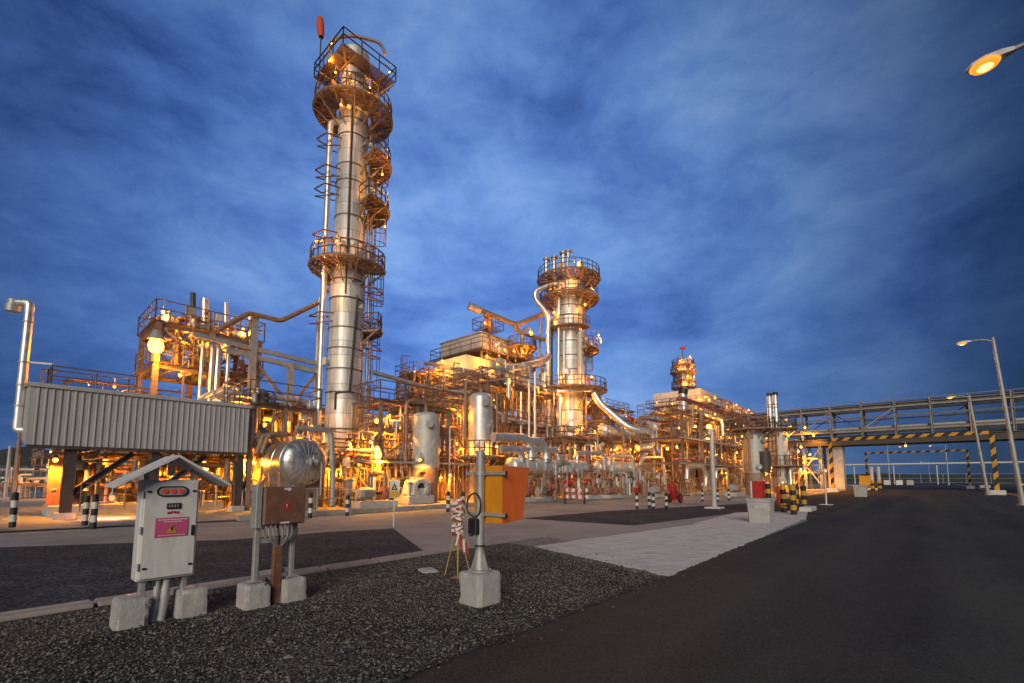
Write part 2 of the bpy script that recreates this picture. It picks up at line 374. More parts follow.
    def lathe(s, o, prof, n=24, mi=0, axis=None, a0=0.0, smooth=True):   # prof: (radius, distance along the axis)
        o = Vector(o); d = Vector(axis).normalized() if axis is not None else Vector((0, 0, 1))
        up = Vector((0, 0, 1)) if abs(d.z) < 0.95 else Vector((1, 0, 0))
        a = d.cross(up).normalized(); b = a.cross(d).normalized() if abs(d.z) < 0.95 else d.cross(a)
        runs = [[prof[0]]]                         # a new run (unshared verts) at every sharp corner of the outline
        for k in range(1, len(prof)):
            runs[-1].append(prof[k])
            if k < len(prof)-1:
                (ra, za), (rb, zb), (rc, zc) = prof[k-1], prof[k], prof[k+1]
                t1 = math.atan2(zb-za, rb-ra); t2 = math.atan2(zc-zb, rc-rb)
                dd = abs((t2-t1+math.pi) % (2*math.pi)-math.pi)
                if dd > 0.55: runs.append([prof[k]])
        for run in runs:
            vs = []
            for r, z in run:
                for i in range(n):
                    t = a0 + 2*math.pi*i/n
                    vs.append(o + d*z + a*(r*math.cos(t)) + b*(r*math.sin(t)))
            fs = []
            for k in range(len(run)-1):
                for i in range(n):
                    j = (i+1) % n
                    fs.append((k*n+i, k*n+j, k*n+n+j, k*n+n+i))
            s.add(vs, fs, mi, smooth)
        return s
    def sphere(s, c, r, n=10, mi=0, sz=1.0):
        prof = [(max(1e-4, r*math.sin(math.pi*k/n)), -r*sz*math.cos(math.pi*k/n)) for k in range(n+1)]
        return s.lathe(c, prof, n+2, mi)
    def plate(s, poly, z0, z1, mi=0):            # extruded outline (list of xy)
        n = len(poly)
        vs = [Vector((p[0], p[1], z)) for z in (z0, z1) for p in poly]
        fs = [(i, (i+1) % n, (i+1) % n+n, i+n) for i in range(n)]
        fs += [tuple(range(n-1, -1, -1)), tuple(range(n, 2*n))]
        return s.add(vs, fs, mi)
    def extrude(s, poly, d, mi=0):               # planar outline of 3-D points, thickened by vector d
        n = len(poly); d = Vector(d)
        vs = [Vector(p) for p in poly] + [Vector(p)+d for p in poly]
        fs = [(i, (i+1) % n, (i+1) % n+n, i+n) for i in range(n)]
        fs += [tuple(range(n-1, -1, -1)), tuple(range(n, 2*n))]
        return s.add(vs, fs, mi)
    def build(s, name, m, parent=None, loc=None):
        me = bpy.data.meshes.new(name)
        inv = None
        if parent is not None: inv = WORLD[parent.name].inverted()
        elif loc is not None: inv = Matrix.Translation(-Vector(loc))
        vs = [inv @ v for v in s.v] if inv is not None else s.v
        me.from_pydata([tuple(v) for v in vs], [], s.f)
        for x in (m if isinstance(m, (list, tuple)) else [m]):
            me.materials.append(M[x] if isinstance(x, str) else x)
        me.polygons.foreach_set('material_index', s.m)
        me.polygons.foreach_set('use_smooth', s.s)
        me.update()
        o = bpy.data.objects.new(name, me); COL.objects.link(o)
        if parent is not None:
            o.parent = parent; WORLD[o.name] = WORLD[parent.name]
        elif loc is not None:
            o.location = Vector(loc); WORLD[o.name] = Matrix.Translation(Vector(loc))
        else: WORLD[o.name] = Matrix.Identity(4)
        return o
WORLD = {}

def tag(o, label, cat, group=None, kind=None):
    o['label'] = label; o['category'] = cat
    if group: o['group'] = group
    if kind: o['kind'] = kind
    return o
def thing(name, label, cat, loc=(0, 0, 0), rz=0.0, group=None):
    o = bpy.data.objects.new(name, None); COL.objects.link(o)
    o.empty_display_size = 0.2
    o.location = Vector(loc); o.rotation_euler = (0, 0, rz)
    WORLD[o.name] = Matrix.Translation(Vector(loc)) @ Matrix.Rotation(rz, 4, 'Z')
    return tag(o, label, cat, group)
def struct(name, mb, m):
    o = mb.build(name, m); o['kind'] = 'structure'; return o
def dup(o, loc=None, rz=None, label=None, group=None, parent=None):
    c = o.copy(); COL.objects.link(c)
    if parent is not None: c.parent = parent
    if loc is not None: c.location = Vector(loc)
    if rz is not None: c.rotation_euler = (0, 0, rz)
    if label: c['label'] = label
    if group: c['group'] = group
    for ch in list(o.children): dup(ch, parent=c)
    return c

SODIUM = (1.0, 0.345, 0.018)
LAMPK = 0.45   # overall trim of the plant lamps
def light(pos, power, parent=None, col=SODIUM, size=0.12, name='lamp_light'):
    l = bpy.data.lights.new(name, 'POINT'); l.energy = power*LAMPK; l.color = col; l.shadow_soft_size = size
    o = bpy.data.objects.new(name, l); COL.objects.link(o)
    if parent is not None:
        o.parent = parent; o.location = WORLD[parent.name].inverted() @ Vector(pos)
    else: o.location = pos
    return o
def lamp(T, pos, power=500, r=0.13, mount=None, bulb='bulb', col=SODIUM, down=True):
    """a well-glass lamp fixed to thing T: bracket and cap, glowing glass, and its light"""
    pos = Vector(pos); r = r*.78 if r < .2 else r
    b = MB()
    b.cyl(pos+Vector((0, 0, r*0.9)), pos+Vector((0, 0, r*2.3)), r*1.15, r*0.5, n=10)
    m = Vector(mount) if mount is not None else pos + Vector((-CX*0.4, -CY*0.4, 0.5))
    b.tube([pos+Vector((0, 0, r*2.2)), Vector((pos.x, pos.y, m.z)), m], 0.025, n=6, bend=0.05)
    o = b.build('lamp', 'galv', T)
    g = MB(); g.sphere(pos, r, 8, sz=1.1); g.build('bulb', bulb, o)
    lo = light(pos + Vector((CX*(r+0.12), CY*(r+0.12), -(r+0.1))), power, o, col, size=r)
    if down and T.rotation_euler.z > .1:       # reflector lamp: shines down and into the plant
        lo.data.type = 'SPOT'; lo.data.spot_size = math.radians(166); lo.data.spot_blend = 0.45
        lo.rotation_euler = (math.radians(4), 0, 0); lo.data.energy *= 3.2
    return o
# ------------------------------------------------------------------ generators of plant parts
def rail_line(b, pts, h=1.1, step=1.5, r=0.03, closed=False, mid=True):
    pts = [Vector(p) for p in pts]
    segs = list(zip(pts[:-1], pts[1:])) + ([(pts[-1], pts[0])] if closed else [])
    up = Vector((0, 0, h))
    for p, q in segs:
        L = (q-p).length; n = max(1, round(L/step))
        for k in range(n + 1):
            o = p.lerp(q, k/n); b.cyl(o, o+up, r, n=6, cap=False)
        for z in ((1.0, 0.55) if mid else (1.0,)):
            b.cyl(p+up*z, q+up*z, r, n=6, cap=False)
def arc(c, r, a0, a1, z, n):
    return [Vector((c[0]+r*math.cos(math.radians(a0+(a1-a0)*k/n)), c[1]+r*math.sin(math.radians(a0+(a1-a0)*k/n)), z)) for k in range(n+1)]

def ring_platform(T, c, ri, ro, a0, a1, z, name='platform', railm='rail', brackets=True):
    """grated sector platform round a column, with toe plate, brackets below and a guardrail"""
    n = max(4, int(abs(a1-a0)/12)); full = abs(a1-a0) >= 359
    b = MB()
    i = arc(c, ri, a0, a1, z, n); o = arc(c, ro, a0, a1, z, n)
    for k in range(n):
        q = [i[k], i[k+1], o[k+1], o[k]]
        b.plate([(p.x, p.y) for p in q], z-0.06, z)
    b.tube(arc(c, ro, a0, a1, z, n), 0.09, n=6, bend=0, mi=1)
    if brackets:
        nb = max(2, int(abs(a1-a0)/30))
        for k in range(nb + (0 if full else 1)):
            t = math.radians(a0+(a1-a0)*k/nb); d = Vector((math.cos(t), math.sin(t), 0))
            p0 = Vector((c[0], c[1], z))
            b.beam(p0+d*ri*0.97-Vector((0, 0, .13)), p0+d*ro-Vector((0, 0, .13)), 0.09, 0.14, 1)
            b.beam(p0+d*ri*0.97-Vector((0, 0, (ro-ri)*0.9)), p0+d*(ro*0.92)-Vector((0, 0, .18)), 0.08, 0.08, 1)
    for q in (.35, .68): b.tube(arc(c, ri+(ro-ri)*q, a0, a1, z-.1, n), .035, n=5, bend=0, mi=1)
    nj = int(abs(a1-a0)/10)
    for k in range(nj):
        t = math.radians(a0+(a1-a0)*(k+.5)/nj); d = Vector((math.cos(t), math.sin(t), 0)); p0 = Vector((c[0], c[1], z-.1))
        b.beam(p0+d*ri, p0+d*ro, .035, .07, 1)
    P = b.build(name, ['grate', 'steel'], T)
    g = MB(); op = arc(c, ro-0.05, a0, a1, z, n); pts = op
    if not full: pts = [arc(c, ri+0.1, a0, a0, z, 1)[0]] + op + [arc(c, ri+0.1, a1, a1, z, 1)[0]]
    rail_line(g, pts, r=0.04, step=.9, closed=False)
    g.build('guardrail', railm, P)
    return P

def ladder(T, c, r, ang, z0, z1, cage=True, off=0.35):
    t = math.radians(ang); d = Vector((math.cos(t), math.sin(t), 0)); s = Vector((-d.y, d.x, 0))
    o = Vector((c[0], c[1], 0)) + d*(r+off)
    b = MB()
    for k in (-1, 1):
        b.beam(o+s*0.24*k+Vector((0, 0, z0)), o+s*0.24*k+Vector((0, 0, z1)), 0.06, 0.03)
    z = z0+0.3
    while z < z1:
        b.cyl(o-s*.24+Vector((0, 0, z)), o+s*.24+Vector((0, 0, z)), 0.02, n=5, cap=False); z += 0.3
    if cage:
        z = z0+2.2
        hoop = [(math.cos(math.radians(a)), math.sin(math.radians(a))) for a in range(-90, 91, 30)]
        while z < z1+0.8:
            b.tube([o+s*0.4*y+d*(0.05+0.7*x)+Vector((0, 0, z)) for x, y in hoop], 0.03, n=5, bend=0); z += 1.0
        for x, y in hoop[1:-1]:
            b.cyl(o+s*0.4*y+d*(0.05+0.7*x)+Vector((0, 0, z0+2.2)), o+s*0.4*y+d*(0.05+0.7*x)+Vector((0, 0, z-1.0)), 0.022, n=5, cap=False)
    return b.build('ladder', 'rail', T)

def frame(T, us, vs, zs, post=0.26, bm=0.22, decks=(), rails=(), braces=True, seed=0, z0=0.0, ptop=None, m='steel', climb=True):
    """welded steel frame: a post at every grid point, beams at every level, decks and guardrails"""
    rnd = random.Random(seed)
    top = ptop or zs[-1]
    for u in us:
        for v in vs:
            MB().ibeam(W(u, v, z0), W(u, v, top), post, post, 0.035).build('post', m, T)
    for z in zs:
        for v in vs:
            for ua, ub in zip(us[:-1], us[1:]):
                MB().ibeam(W(ua+post/2, v, z-bm/2), W(ub-post/2, v, z-bm/2), bm*0.7, bm, 0.025).build('beam', m, T)
        for u in us:
            for va, vb in zip(vs[:-1], vs[1:]):
                MB().ibeam(W(u, va+post/2*(1 if vb > va else -1), z-bm/2-0.003), W(u, vb-post/2*(1 if vb > va else -1), z-bm/2-0.003), bm*0.7, bm, 0.025).build('beam', m, T)
    for z in decks:
        b = MB()
        um, vm = (us[0]+us[-1])/2, (vs[0]+vs[-1])/2
        b.box(W(um, vm, z+0.035), (us[-1]-us[0]+0.5, abs(vs[-1]-vs[0])+0.5, 0.06))
        k = us[0]+0.8
        while k < us[-1]:
            b.beam(W(k, vs[0], z-0.08), W(k, vs[-1], z-0.08), 0.08, 0.12, 1); k += 1.0
        b.build('deck', ['grate', 'steel'], T)
    for z in rails:
        b = MB()
        e = 0.2; sg = 1 if vs[-1] > vs[0] else -1
        c = [W(us[0]-e, vs[0]-e*sg, z+.06), W(us[-1]+e, vs[0]-e*sg, z+.06), W(us[-1]+e, vs[-1]+e*sg, z+.06), W(us[0]-e, vs[-1]+e*sg, z+.06)]
        rail_line(b, c, r=0.035, closed=True)
        b.build('guardrail', 'rail', T)
    vf = max(vs); lv = [z0]+list(zs)          # light hangers and pipe supports on the face towards the road
    for ua, ub in zip(us[:-1], us[1:]):
        for za, zb in zip(lv[:-1], lv[1:]):
            for q in rnd.sample((.2, .35, .5, .65, .8), 2):
                u = ua+(ub-ua)*q
                MB().beam(W(u, vf+.03, za+(.02 if za > z0 else 0)), W(u, vf+.03, zb-bm-.02), .07, .07).build('hanger', m, T)
    c = W(us[0]-.25, vf-.5, 0)
    if climb: ladder(T, (c.x, c.y), 0, math.degrees(math.atan2(-RY, -RX)), z0, zs[-1]+.9, cage=zs[-1] > 4, off=.12)
    if braces:
        for v in (vs[0], vs[-1]):
            for (ua, ub) in zip(us[:-1], us[1:]):
                for za, zb in zip(lv[:-1], lv[1:]):
                    if rnd.random() < 0.45 and (zb-za) > 1.5:
                        f = rnd.random() < 0.5
                        p, q = W(ua, v, za+.1), W(ub, v, zb-.15)
                        if f: p, q = W(ub, v, za+.1), W(ua, v, zb-.15)
                        MB().beam(p, q, 0.11, 0.11).build('brace', m, T)

def flanges(b, p, q, r, rnd, mi=0):
    L = (q-p).length
    if L < 0.8: return
    for _ in range(1 if L < 3 else 2):
        k = rnd.uniform(0.15, 0.85); o = p.lerp(q, k); d = (q-p).normalized()
        w = max(0.03, r*0.28)
        b.cyl(o-d*w*1.15, o-d*w*0.15, r*1.7, n=10, mi=mi); b.cyl(o+d*w*0.15, o+d*w*1.15, r*1.7, n=10, mi=mi)

PIPEM = ['copper', 'galv', 'alu2', 'steel', 'alu2', 'primer', 'galv', 'copper']
def valve(T, p, d, r, m='primer'):
    p = Vector(p); d = Vector(d).normalized(); b = MB()
    up = Vector((0, 0, 1)) if abs(d.z) < 0.7 else Vector((CX, CY, 0))
    b.cyl(p-d*r*2, p, r*1.9, r*1.1, n=10); b.cyl(p, p+d*r*2, r*1.1, r*1.9, n=10)
    b.cyl(p, p+up*r*3.2, r*0.9, r*0.5, n=8)
    b.cyl(p+up*r*3, p+up*r*5, r*0.25, n=6)
    c = p+up*r*4.7; a = up.orthogonal().normalized(); e = up.cross(a)
    b.tube([c+(a*math.cos(t*math.pi/6)+e*math.sin(t*math.pi/6))*r*2.1 for t in range(12)], r*0.25, n=6, closed=True, mi=1)
    b.cyl(c-a*r*2.1, c+a*r*2.1, r*0.18, n=5, mi=1); b.cyl(c-e*r*2.1, c+e*r*2.1, r*0.18, n=5, mi=1)
    return b.build('valve', [m, 'dark'], T)

def clutter(T, u0, u1, v0, v1, z0, z1, n, seed, rmin=0.04, rmax=0.16, valves=8, boxes=4, levels=None, mats=None, kinds=None):
    """process pipework: runs, risers, loops and cross-overs on the plant grid"""
    rnd = random.Random(seed)
    up = Vector((0, 0, 1))
    kinds = kinds or ['run', 'run', 'riser', 'riser', 'riser', 'U', 'cross', 'down', 'down']
    mats = mats or PIPEM
    spots = []
    for i in range(n):
        r = rmin + (rmax-rmin)*rnd.random()**2.2
        u = rnd.uniform(u0, u1); v = rnd.uniform(v0, v1)
        k = kinds[i % len(kinds)]
        if levels and rnd.random() < 0.6: zt = rnd.choice(levels)+rnd.choice((0.25, 0.3, 0.55, -0.45))
        else: zt = rnd.uniform(z0+0.5, z1)
        zt = min(max(zt, z0+0.5), z1)
        if k == 'run':
            L = rnd.uniform(0.35, 1.0)*(u1-u0); ua = rnd.uniform(u0, u1-L); ub = ua+L
            dz = rnd.uniform(-2.2, 1.2); zz = min(max(zt+dz, z0+0.1), z1)
            pts = [W(ua, v-rnd.uniform(0.4, 1.5), zt), W(ua, v, zt), W(ub, v, zt), W(ub, v, zz)]
        elif k == 'riser':
            zb = z0 if rnd.random() < 0.6 else rnd.uniform(z0, zt-0.4)
            e = rnd.uniform(0.5, 2.2)
            pts = [W(u, v, zb), W(u, v, zt)] + ([W(min(u+e, u1), v, zt)] if rnd.random() < .5 else [W(u, v-e*0.8, zt)])
        elif k == 'U':
            w = rnd.uniform(0.6, 2.2); h = rnd.uniform(0.6, 1.8)
            pts = [W(u, v, max(z0, zt-h*1.3)), W(u, v, zt), W(min(u+w, u1+.3), v, zt), W(min(u+w, u1+.3), v, max(z0, zt-h))]
        elif k == 'cross':
            pts = [W(u, v0, zt), W(u, v1, zt), W(u, v1, max(z0, zt-rnd.uniform(.5, 2.5)))]
        else:
            e = rnd.uniform(0.4, 1.6)
            pts = [W(u, v, zt), W(u, v, (zt+z0)/2), W(u+e, v, (zt+z0)/2), W(u+e, v, z0)]
        b = MB(); b.tube(pts, r, n=8 if r < 0.09 else 10, bend=r*2.6, steps=3)
        for p, q in zip(pts[:-1], pts[1:]):
            if rnd.random() < 0.55: flanges(b, p, q, r, rnd)
        b.build('pipe', rnd.choice(mats), T)
        spots.append((pts[1].lerp(pts[2], rnd.uniform(.3, .7)), (pts[2]-pts[1]), r))
    for p, d, r in rnd.sample(spots, min(valves, len(spots))):
        if d.length > 0.3: valve(T, p, d, max(0.06, r*1.05), rnd.choice(['primer', 'dark', 'steel', 'red']))
    for _ in range(boxes):
        c = W(rnd.uniform(u0, u1), max(v0, v1)-0.1, rnd.uniform(z0+0.8, z1-.3))
        b = MB(); b.bbox(c, (rnd.uniform(.25, .5), .2, rnd.uniform(.3, .6)))
        b.cyl(c-Vector((0, 0, .2)), Vector((c.x, c.y, max(z0, c.z-1.3))), 0.03, n=6)
        b.build('instrument_box', rnd.choice(['galv', 'greyvessel', 'white']), T)

def cable_trays(T, u0, u1, v, zs):
    for z in zs:
        b = MB()
        for s in (-0.28, 0.28): b.beam(W(u0, v+s, z), W(u1, v+s, z), 0.04, 0.12)
        u = u0
        while u < u1: b.beam(W(u, v-.28, z-.05), W(u, v+.28, z-.05), 0.04, 0.03); u += 0.4
        b.build('cable_tray', 'galv', T)

def hvessel(T, p, q, r, m='alu', saddles=True, dome='both', bands=True, nozzles=3, seed=1, zg=0.0, saddle_m='steel'):
    """horizontal drum between p and q (axis): clad shell with bands, dished heads, nozzles, saddles"""
    p = Vector(p); q = Vector(q); d = (q-p).normalized(); L = (q-p).length
    rnd = random.Random(seed)
    prof = [(r, 0)]
    k = 1.0
    while bands and k < L-0.3:
        prof += [(r, k-0.03), (r*1.02, k-0.02), (r*1.02, k+0.02), (r, k+0.03)]; k += 1.0
    prof.append((r, L))
    b = MB(); b.lathe(p, prof, 28, axis=d)
    b.build('shell', m, T)
    for o, s in ((p, -1), (q, 1)):
        h = MB()
        pr = [(r*1.025, -0.05), (r*1.025, 0.04)] + [(max(1e-3, r*math.cos(t*math.pi/16)), 0.04+r*0.5*math.sin(t*math.pi/16)) for t in range(9)]
        h.lathe(o, pr, 28, axis=d*s)
        hd = h.build('head', m, T)
        z = MB(); z.cyl(o+d*s*(r*0.5), o+d*s*(r*0.5+0.2), 0.09, n=10); z.cyl(o+d*s*(r*0.5+0.16), o+d*s*(r*0.5+0.22), 0.15, n=10)
        z.build('nozzle', 'galv', hd)
    for k in range(nozzles):
        o = p.lerp(q, (k+0.7)/(nozzles+0.4)); z = MB()
        z.cyl(o+Vector((0, 0, r*0.9)), o+Vector((0, 0, r+0.35)), r*0.16, n=10); z.cyl(o+Vector((0, 0, r+0.3)), o+Vector((0, 0, r+0.38)), r*0.26, n=12)
        z.build('nozzle', 'galv', T)
    if saddles:
        for k in (0.2, 0.8):
            o = p.lerp(q, k); z = MB(); side = d.cross(Vector((0, 0, 1))).normalized()
            zb = zg
            z.extrude([o+side*r*0.95-Vector((0, 0, r*0.35)), o+side*r*0.8+Vector((0, 0, zb-o.z)), o-side*r*0.8+Vector((0, 0, zb-o.z)), o-side*r*0.95-Vector((0, 0, r*0.35)), o-side*r*0.5-Vector((0, 0, r*0.9)), o-Vector((0, 0, r*1.01)), o+side*r*0.5-Vector((0, 0, r*0.9))], d*0.22)
            z.build('saddle', saddle_m, T)

def vvessel(T, c, prof, m='alu', n=32, bands=None):
    """vertical shell from (radius, z) pairs with raised cladding bands"""
    pr = []
    for (ra, za), (rb, zb) in zip(prof[:-1], prof[1:]):
        pr.append((ra, za))
        if bands and zb-za > bands*1.5 and abs(ra-rb) < 1e-3:
            k = za+bands
            while k < zb-0.3:
                pr += [(ra, k-.03), (ra*1.018, k-.02), (ra*1.018, k+.02), (ra, k+.03)]; k += bands
    pr.append(prof[-1])
    b = MB(); b.lathe(Vector((c[0], c[1], 0)), pr, n)
    return b.build('shell', m, T)
def domed(r, z, k=0.5, n=7):
    return [(max(1e-3, r*math.cos(t*math.pi/2/n)), z+r*k*math.sin(t*math.pi/2/n)) for t in range(n+1)]

def pipe(T, pts, r, m='alu2', n=10, bend=None, fl=0, seed=0, name='pipe'):
    b = MB(); b.tube(pts, r, n=n, bend=bend if bend is not None else r*3)
    rnd = random.Random(seed)
    for _ in range(fl):
        i = rnd.randrange(len(pts)-1); flanges(b, Vector(pts[i]), Vector(pts[i+1]), r, rnd)
    return b.build(name, m, T)
# ------------------------------------------------------------------ the setting
def sheet(name, pts, z, m):
    b = MB(); b.add([(p[0], p[1], z) for p in pts], [tuple(range(len(pts)))])
    o = struct(name, b, m)
    if o.data.polygons[0].normal.z < 0: o.data.flip_normals()
    return o
rq = lambda u0, u1, v0, v1: [W(u0, v0), W(u1, v0), W(u1, v1), W(u0, v1)]
# road surface drawn in its own frame so its wear runs along it
rd = MB(); rd.add([(-30, -3.3, 0), (235, -3.3, 0), (235, 3.3, 0), (-30, 3.3, 0)], [(0, 1, 2, 3)])
road = rd.build('road', 'road'); road['kind'] = 'structure'
road.rotation_euler = (0, 0, YAW); road.location = (0, 0, 0.008)
sheet('ground', [(-2500, -300), (2500, -300), (2500, 3000), (-2500, 3000)], -0.06, 'land')
sheet('plant_pavement', rq(-25, 150, -3.05, -80), 0.0, 'apron')
def edge(u0, u1): return [W(u0+(u1-u0)*k/90, -3.18+.10*noise.noise(Vector((u*.2, 0, 0)))+.07*noise.noise(Vector((u*.8, 2, 0)))+.035*noise.noise(Vector((u*2.1, 5, 0)))) for k in range(91) for u in ((u0+(u1-u0)*k/90)*8,)]
ue = UV(G(668, 577))[0]
sheet('gravel_verge', [W(-30, -3.2)]+edge(-6, ue-.1)+[G(668, 577), G(534, 546.8), W(UV(G(534, 547))[0], -7.72), W(-30, -7.72)], 0.014, 'gravel')
sheet('gravel_verge', edge(20.8, 40)+[W(235, -3.2), W(235, -7.72), W(22.5, -7.72)], 0.014, 'gravel')
sheet('gravel_shoulder', rq(-30, 235, 3.0, 14), 0.002, 'patch')
# loose chippings patches behind the kerb and across the forecourt
sheet('chip_patch', [W(-20, -8.02), W(6.3, -8.02), G(393, 528.5), G(330, 532), G(230, 540), G(100, 544), G(-120, 552), W(-20, -18)], 0.006, 'patch')
sheet('chip_patch', [G(521, 518.5), G(634, 525.5), G(745, 512), G(747, 503.5), G(609, 511)], 0.006, 'patch')
def worn(pts, step=.16, amp=.07, seed=1):
    out = []
    for a, c_ in zip(pts, pts[1:]+pts[:1]):
        n = max(1, int((c_-a).length/step)); nr = Vector((-(c_-a).y, (c_-a).x, 0)).normalized()
        for k in range(n):
            q = a.lerp(c_, k/n); out.append(q+nr*amp*(noise.noise(q*3+Vector((seed, 0, 0)))+.5*noise.noise(q*11)) if k else q)
    return out
b = MB(); b.plate(worn([G(534, 547.5), G(668, 577), G(800, 521), G(800, 515), G(691, 525.5), G(593, 539)]), -.05, .024)
struct('driveway', b, 'pad')
sheet('pavement_strip', [G(690, 525), G(806, 520), G(808, 511), G(735, 513)], 0.018, 'pad')

k = MB(); u = -25.0
while u < 9.6:
    for v, w, h in ((-7.80, 0.13, 0.06), (-8.06, 0.10, 0.05)):
        k.bbox(W(u+0.49, v, h/2), (0.965, w, h), b=0.015)
    u += 1.0
k.box(W(-7.7, -7.93, 0.02), (34.6, 0.16, 0.04))
struct('kerb', k, 'kerb')
k = MB(); u = 14.0
while u < 230:
    k.bbox(W(u+1.48, 6.2, 0.06), (2.94, 0.16, 0.14), b=0.015); u += 3
struct('kerb', k, 'kerb')
# plinth of the process area
k = MB()
fr = [(-6, -20.2, 6.0), (6.2, -19.0, 26), (32.4, -17.6, 9.2), (41.8, -15.4, 46)]
for u0, v, L in fr:
    k.bbox(W(u0+L/2, v-0.1, 0.11), (L, 0.2, 0.22), b=0.02)
struct('plinth_kerb', k, 'kerb')
sheet('plant_floor', [W(-6, -20.25), W(0, -20.25), W(6.2, -19.15), W(32, -19.15), W(32.4, -17.75), W(41.6, -17.75), W(41.8, -15.55), W(88, -15.55), W(88, -60), W(-6, -60)], 0.05, 'apron')

# low ridge beyond the left fence
def ridge(name, pts, m):
    b = MB(); rows = 9; cols = len(pts)
    vs = []
    for j in range(rows):
        for i, (x, y, h) in enumerate(pts):
            t = j/(rows-1); k = math.sin(t*math.pi)**1.3
            n = noise.noise(Vector((x*0.02, y*0.02+j*0.4, 3.1)))*0.25+1
            vs.append((x*(1+t*0.35), y+t*120, -0.06+h*k*n))
    fs = [(j*cols+i, j*cols+i+1, (j+1)*cols+i+1, (j+1)*cols+i) for j in range(rows-1) for i in range(cols-1)]
    b.add(vs, fs, 0, True); return struct(name, b, m)
ridge('hill', [(-480+i*14, 175+20*math.sin(i*0.5), 17.0*max(0, math.sin(math.pi*i/30))**0.5+1.5*math.sin(i*1.3)) for i in range(31)], 'land')
ridge('hill', [(60+i*22, 320+18*math.sin(i*0.7), 4.6+0.9*math.sin(i*0.9)+0.5*math.sin(i*2.3)) for i in range(40)], 'land')

# loose stones in the verge near the camera
rs = random.Random(5)
vs, fs = [], []
def stone(u, v, s):
    b = len(vs); c = W(u, v, 0.014+s*0.25); a = rs.uniform(0, 6.28)
    q = [(1, 0, 0), (0.1, 0.9, 0.1), (-0.95, 0.1, 0), (-0.1, -0.85, -0.05), (0.1, 0, 0.62), (0, 0, -0.5)]
    ca, sa = math.cos(a), math.sin(a)
    for x, y, z in q:
        x *= rs.uniform(.6, 1.2); y *= rs.uniform(.5, 1.0); z *= rs.uniform(.6, 1.3)
        vs.append((c.x+s*(x*ca-y*sa), c.y+s*(x*sa+y*ca), c.z+s*z))
    for f in ((0,1,4),(1,2,4),(2,3,4),(3,0,4),(1,0,5),(2,1,5),(3,2,5),(0,3,5)): fs.append(tuple(i+b for i in f))
for _ in range(46000):
    u = -4.5 + 15.5*rs.random()**1.25; v = rs.uniform(-7.66, -2.9)
    e = -3.28 + 0.13*noise.noise(Vector((u*1.7, 0, 0))) + 0.07*noise.noise(Vector((u*7, 2, 0)))
    if u > 8.0 + (v+7.7)*-0.55*1.0 + 2.2: continue
    if v > e and rs.random() > math.exp(-(v-e)*9)*.35: continue
    stone(u, v, rs.uniform(0.007, 0.018) * (1.5 if rs.random() < .08 else 1))
for _ in range(420):
    u = -4.2+13*rs.random()**1.3; v = rs.uniform(-7.6, -3.3)
    if u < 8.0+(v+7.7)*-.55+2: stone(u, v, rs.uniform(.022, .042))
for _ in range(2600):           # strays on the edge of the driveway and along the kerb
    a, c_ = (G(534, 547.5), G(668, 577)) if rs.random() < .7 else (G(668, 577), G(800, 521))
    q = a.lerp(c_, rs.random()); w_ = rs.gauss(0, .16); uu, vv, _z = UV(q); stone(uu+w_, vv+rs.gauss(0, .06), rs.uniform(.006, .016))
me = bpy.data.meshes.new('loose_gravel'); me.from_pydata(vs, [], fs); me.materials.append(M['stone']); me.update()
o = bpy.data.objects.new('loose_gravel', me); COL.objects.link(o)
tag(o, 'loose dark crushed stone on the verge between road and kerb', 'gravel', kind='stuff')

# ------------------------------------------------------------------ foreground equipment
def conc_block(b, c, sx, sy, h, mi=0):
    b.rough_block((c.x, c.y, h/2-0.02), (sx, sy, h+.02), taper=.94, seed=c.x*3+c.y)

# control cabinet under a little pitched roof. Local frame: x along the road, -y... faces the road
c0 = G(160, 621)
T = thing('control_cabinet', 'pale grey control cabinet with pink warning sign under small pitched roof', 'cabinet', c0, YAW)
cu, cv, _ = UV(c0)
def cab(du, dv, z): return W(cu+du, cv+dv, z)
for s in (-1, 1):
    b = MB(); conc_block(b, cab(0.275*s, 0, 0), 0.30, 0.30, 0.33); blk = b.build('concrete_block', 'concrete', T)
    b = MB(); b.bbox(cab(0.19*s, 0, 0.40), (0.05, 0.12, 0.17), b=0.004); b.bbox(cab(0.24*s, 0, 0.328), (0.14, 0.18, 0.015), b=0.003); b.build('foot_bracket', 'galv', blk)
b = MB(); b.bbox(cab(0, 0, 1.03), (0.54, 0.24, 1.10), b=0.012); body = b.build('cabinet_body', 'cabinet', T)
b = MB(); b.bbox(cab(0.0, 0.135, 1.03), (0.50, 0.03, 1.05), b=0.008); door = b.build('door', 'cabinet', T)
for du, z in ((-0.21, 1.45), (0.21, 1.45), (-0.21, 0.62), (0.21, 0.62)):
    b = MB(); b.bbox(cab(du, 0.155, z), (0.035, 0.02, 0.022), b=0.004); b.build('latch', 'black', door)
for z in (1.42, 1.03, .64):
    b = MB(); b.cyl(cab(-0.262, 0.15, z-.04), cab(-0.262, .15, z+.04), .013, n=8); b.build('hinge', 'galv', door)
b = MB(); b.bbox(cab(0.215, .158, 1.0), (.03, .022, .12), b=.006); b.cyl(cab(.215, .165, 1.03), cab(.215, .18, 1.03), .012, n=10); b.build('door_handle', 'black', door)
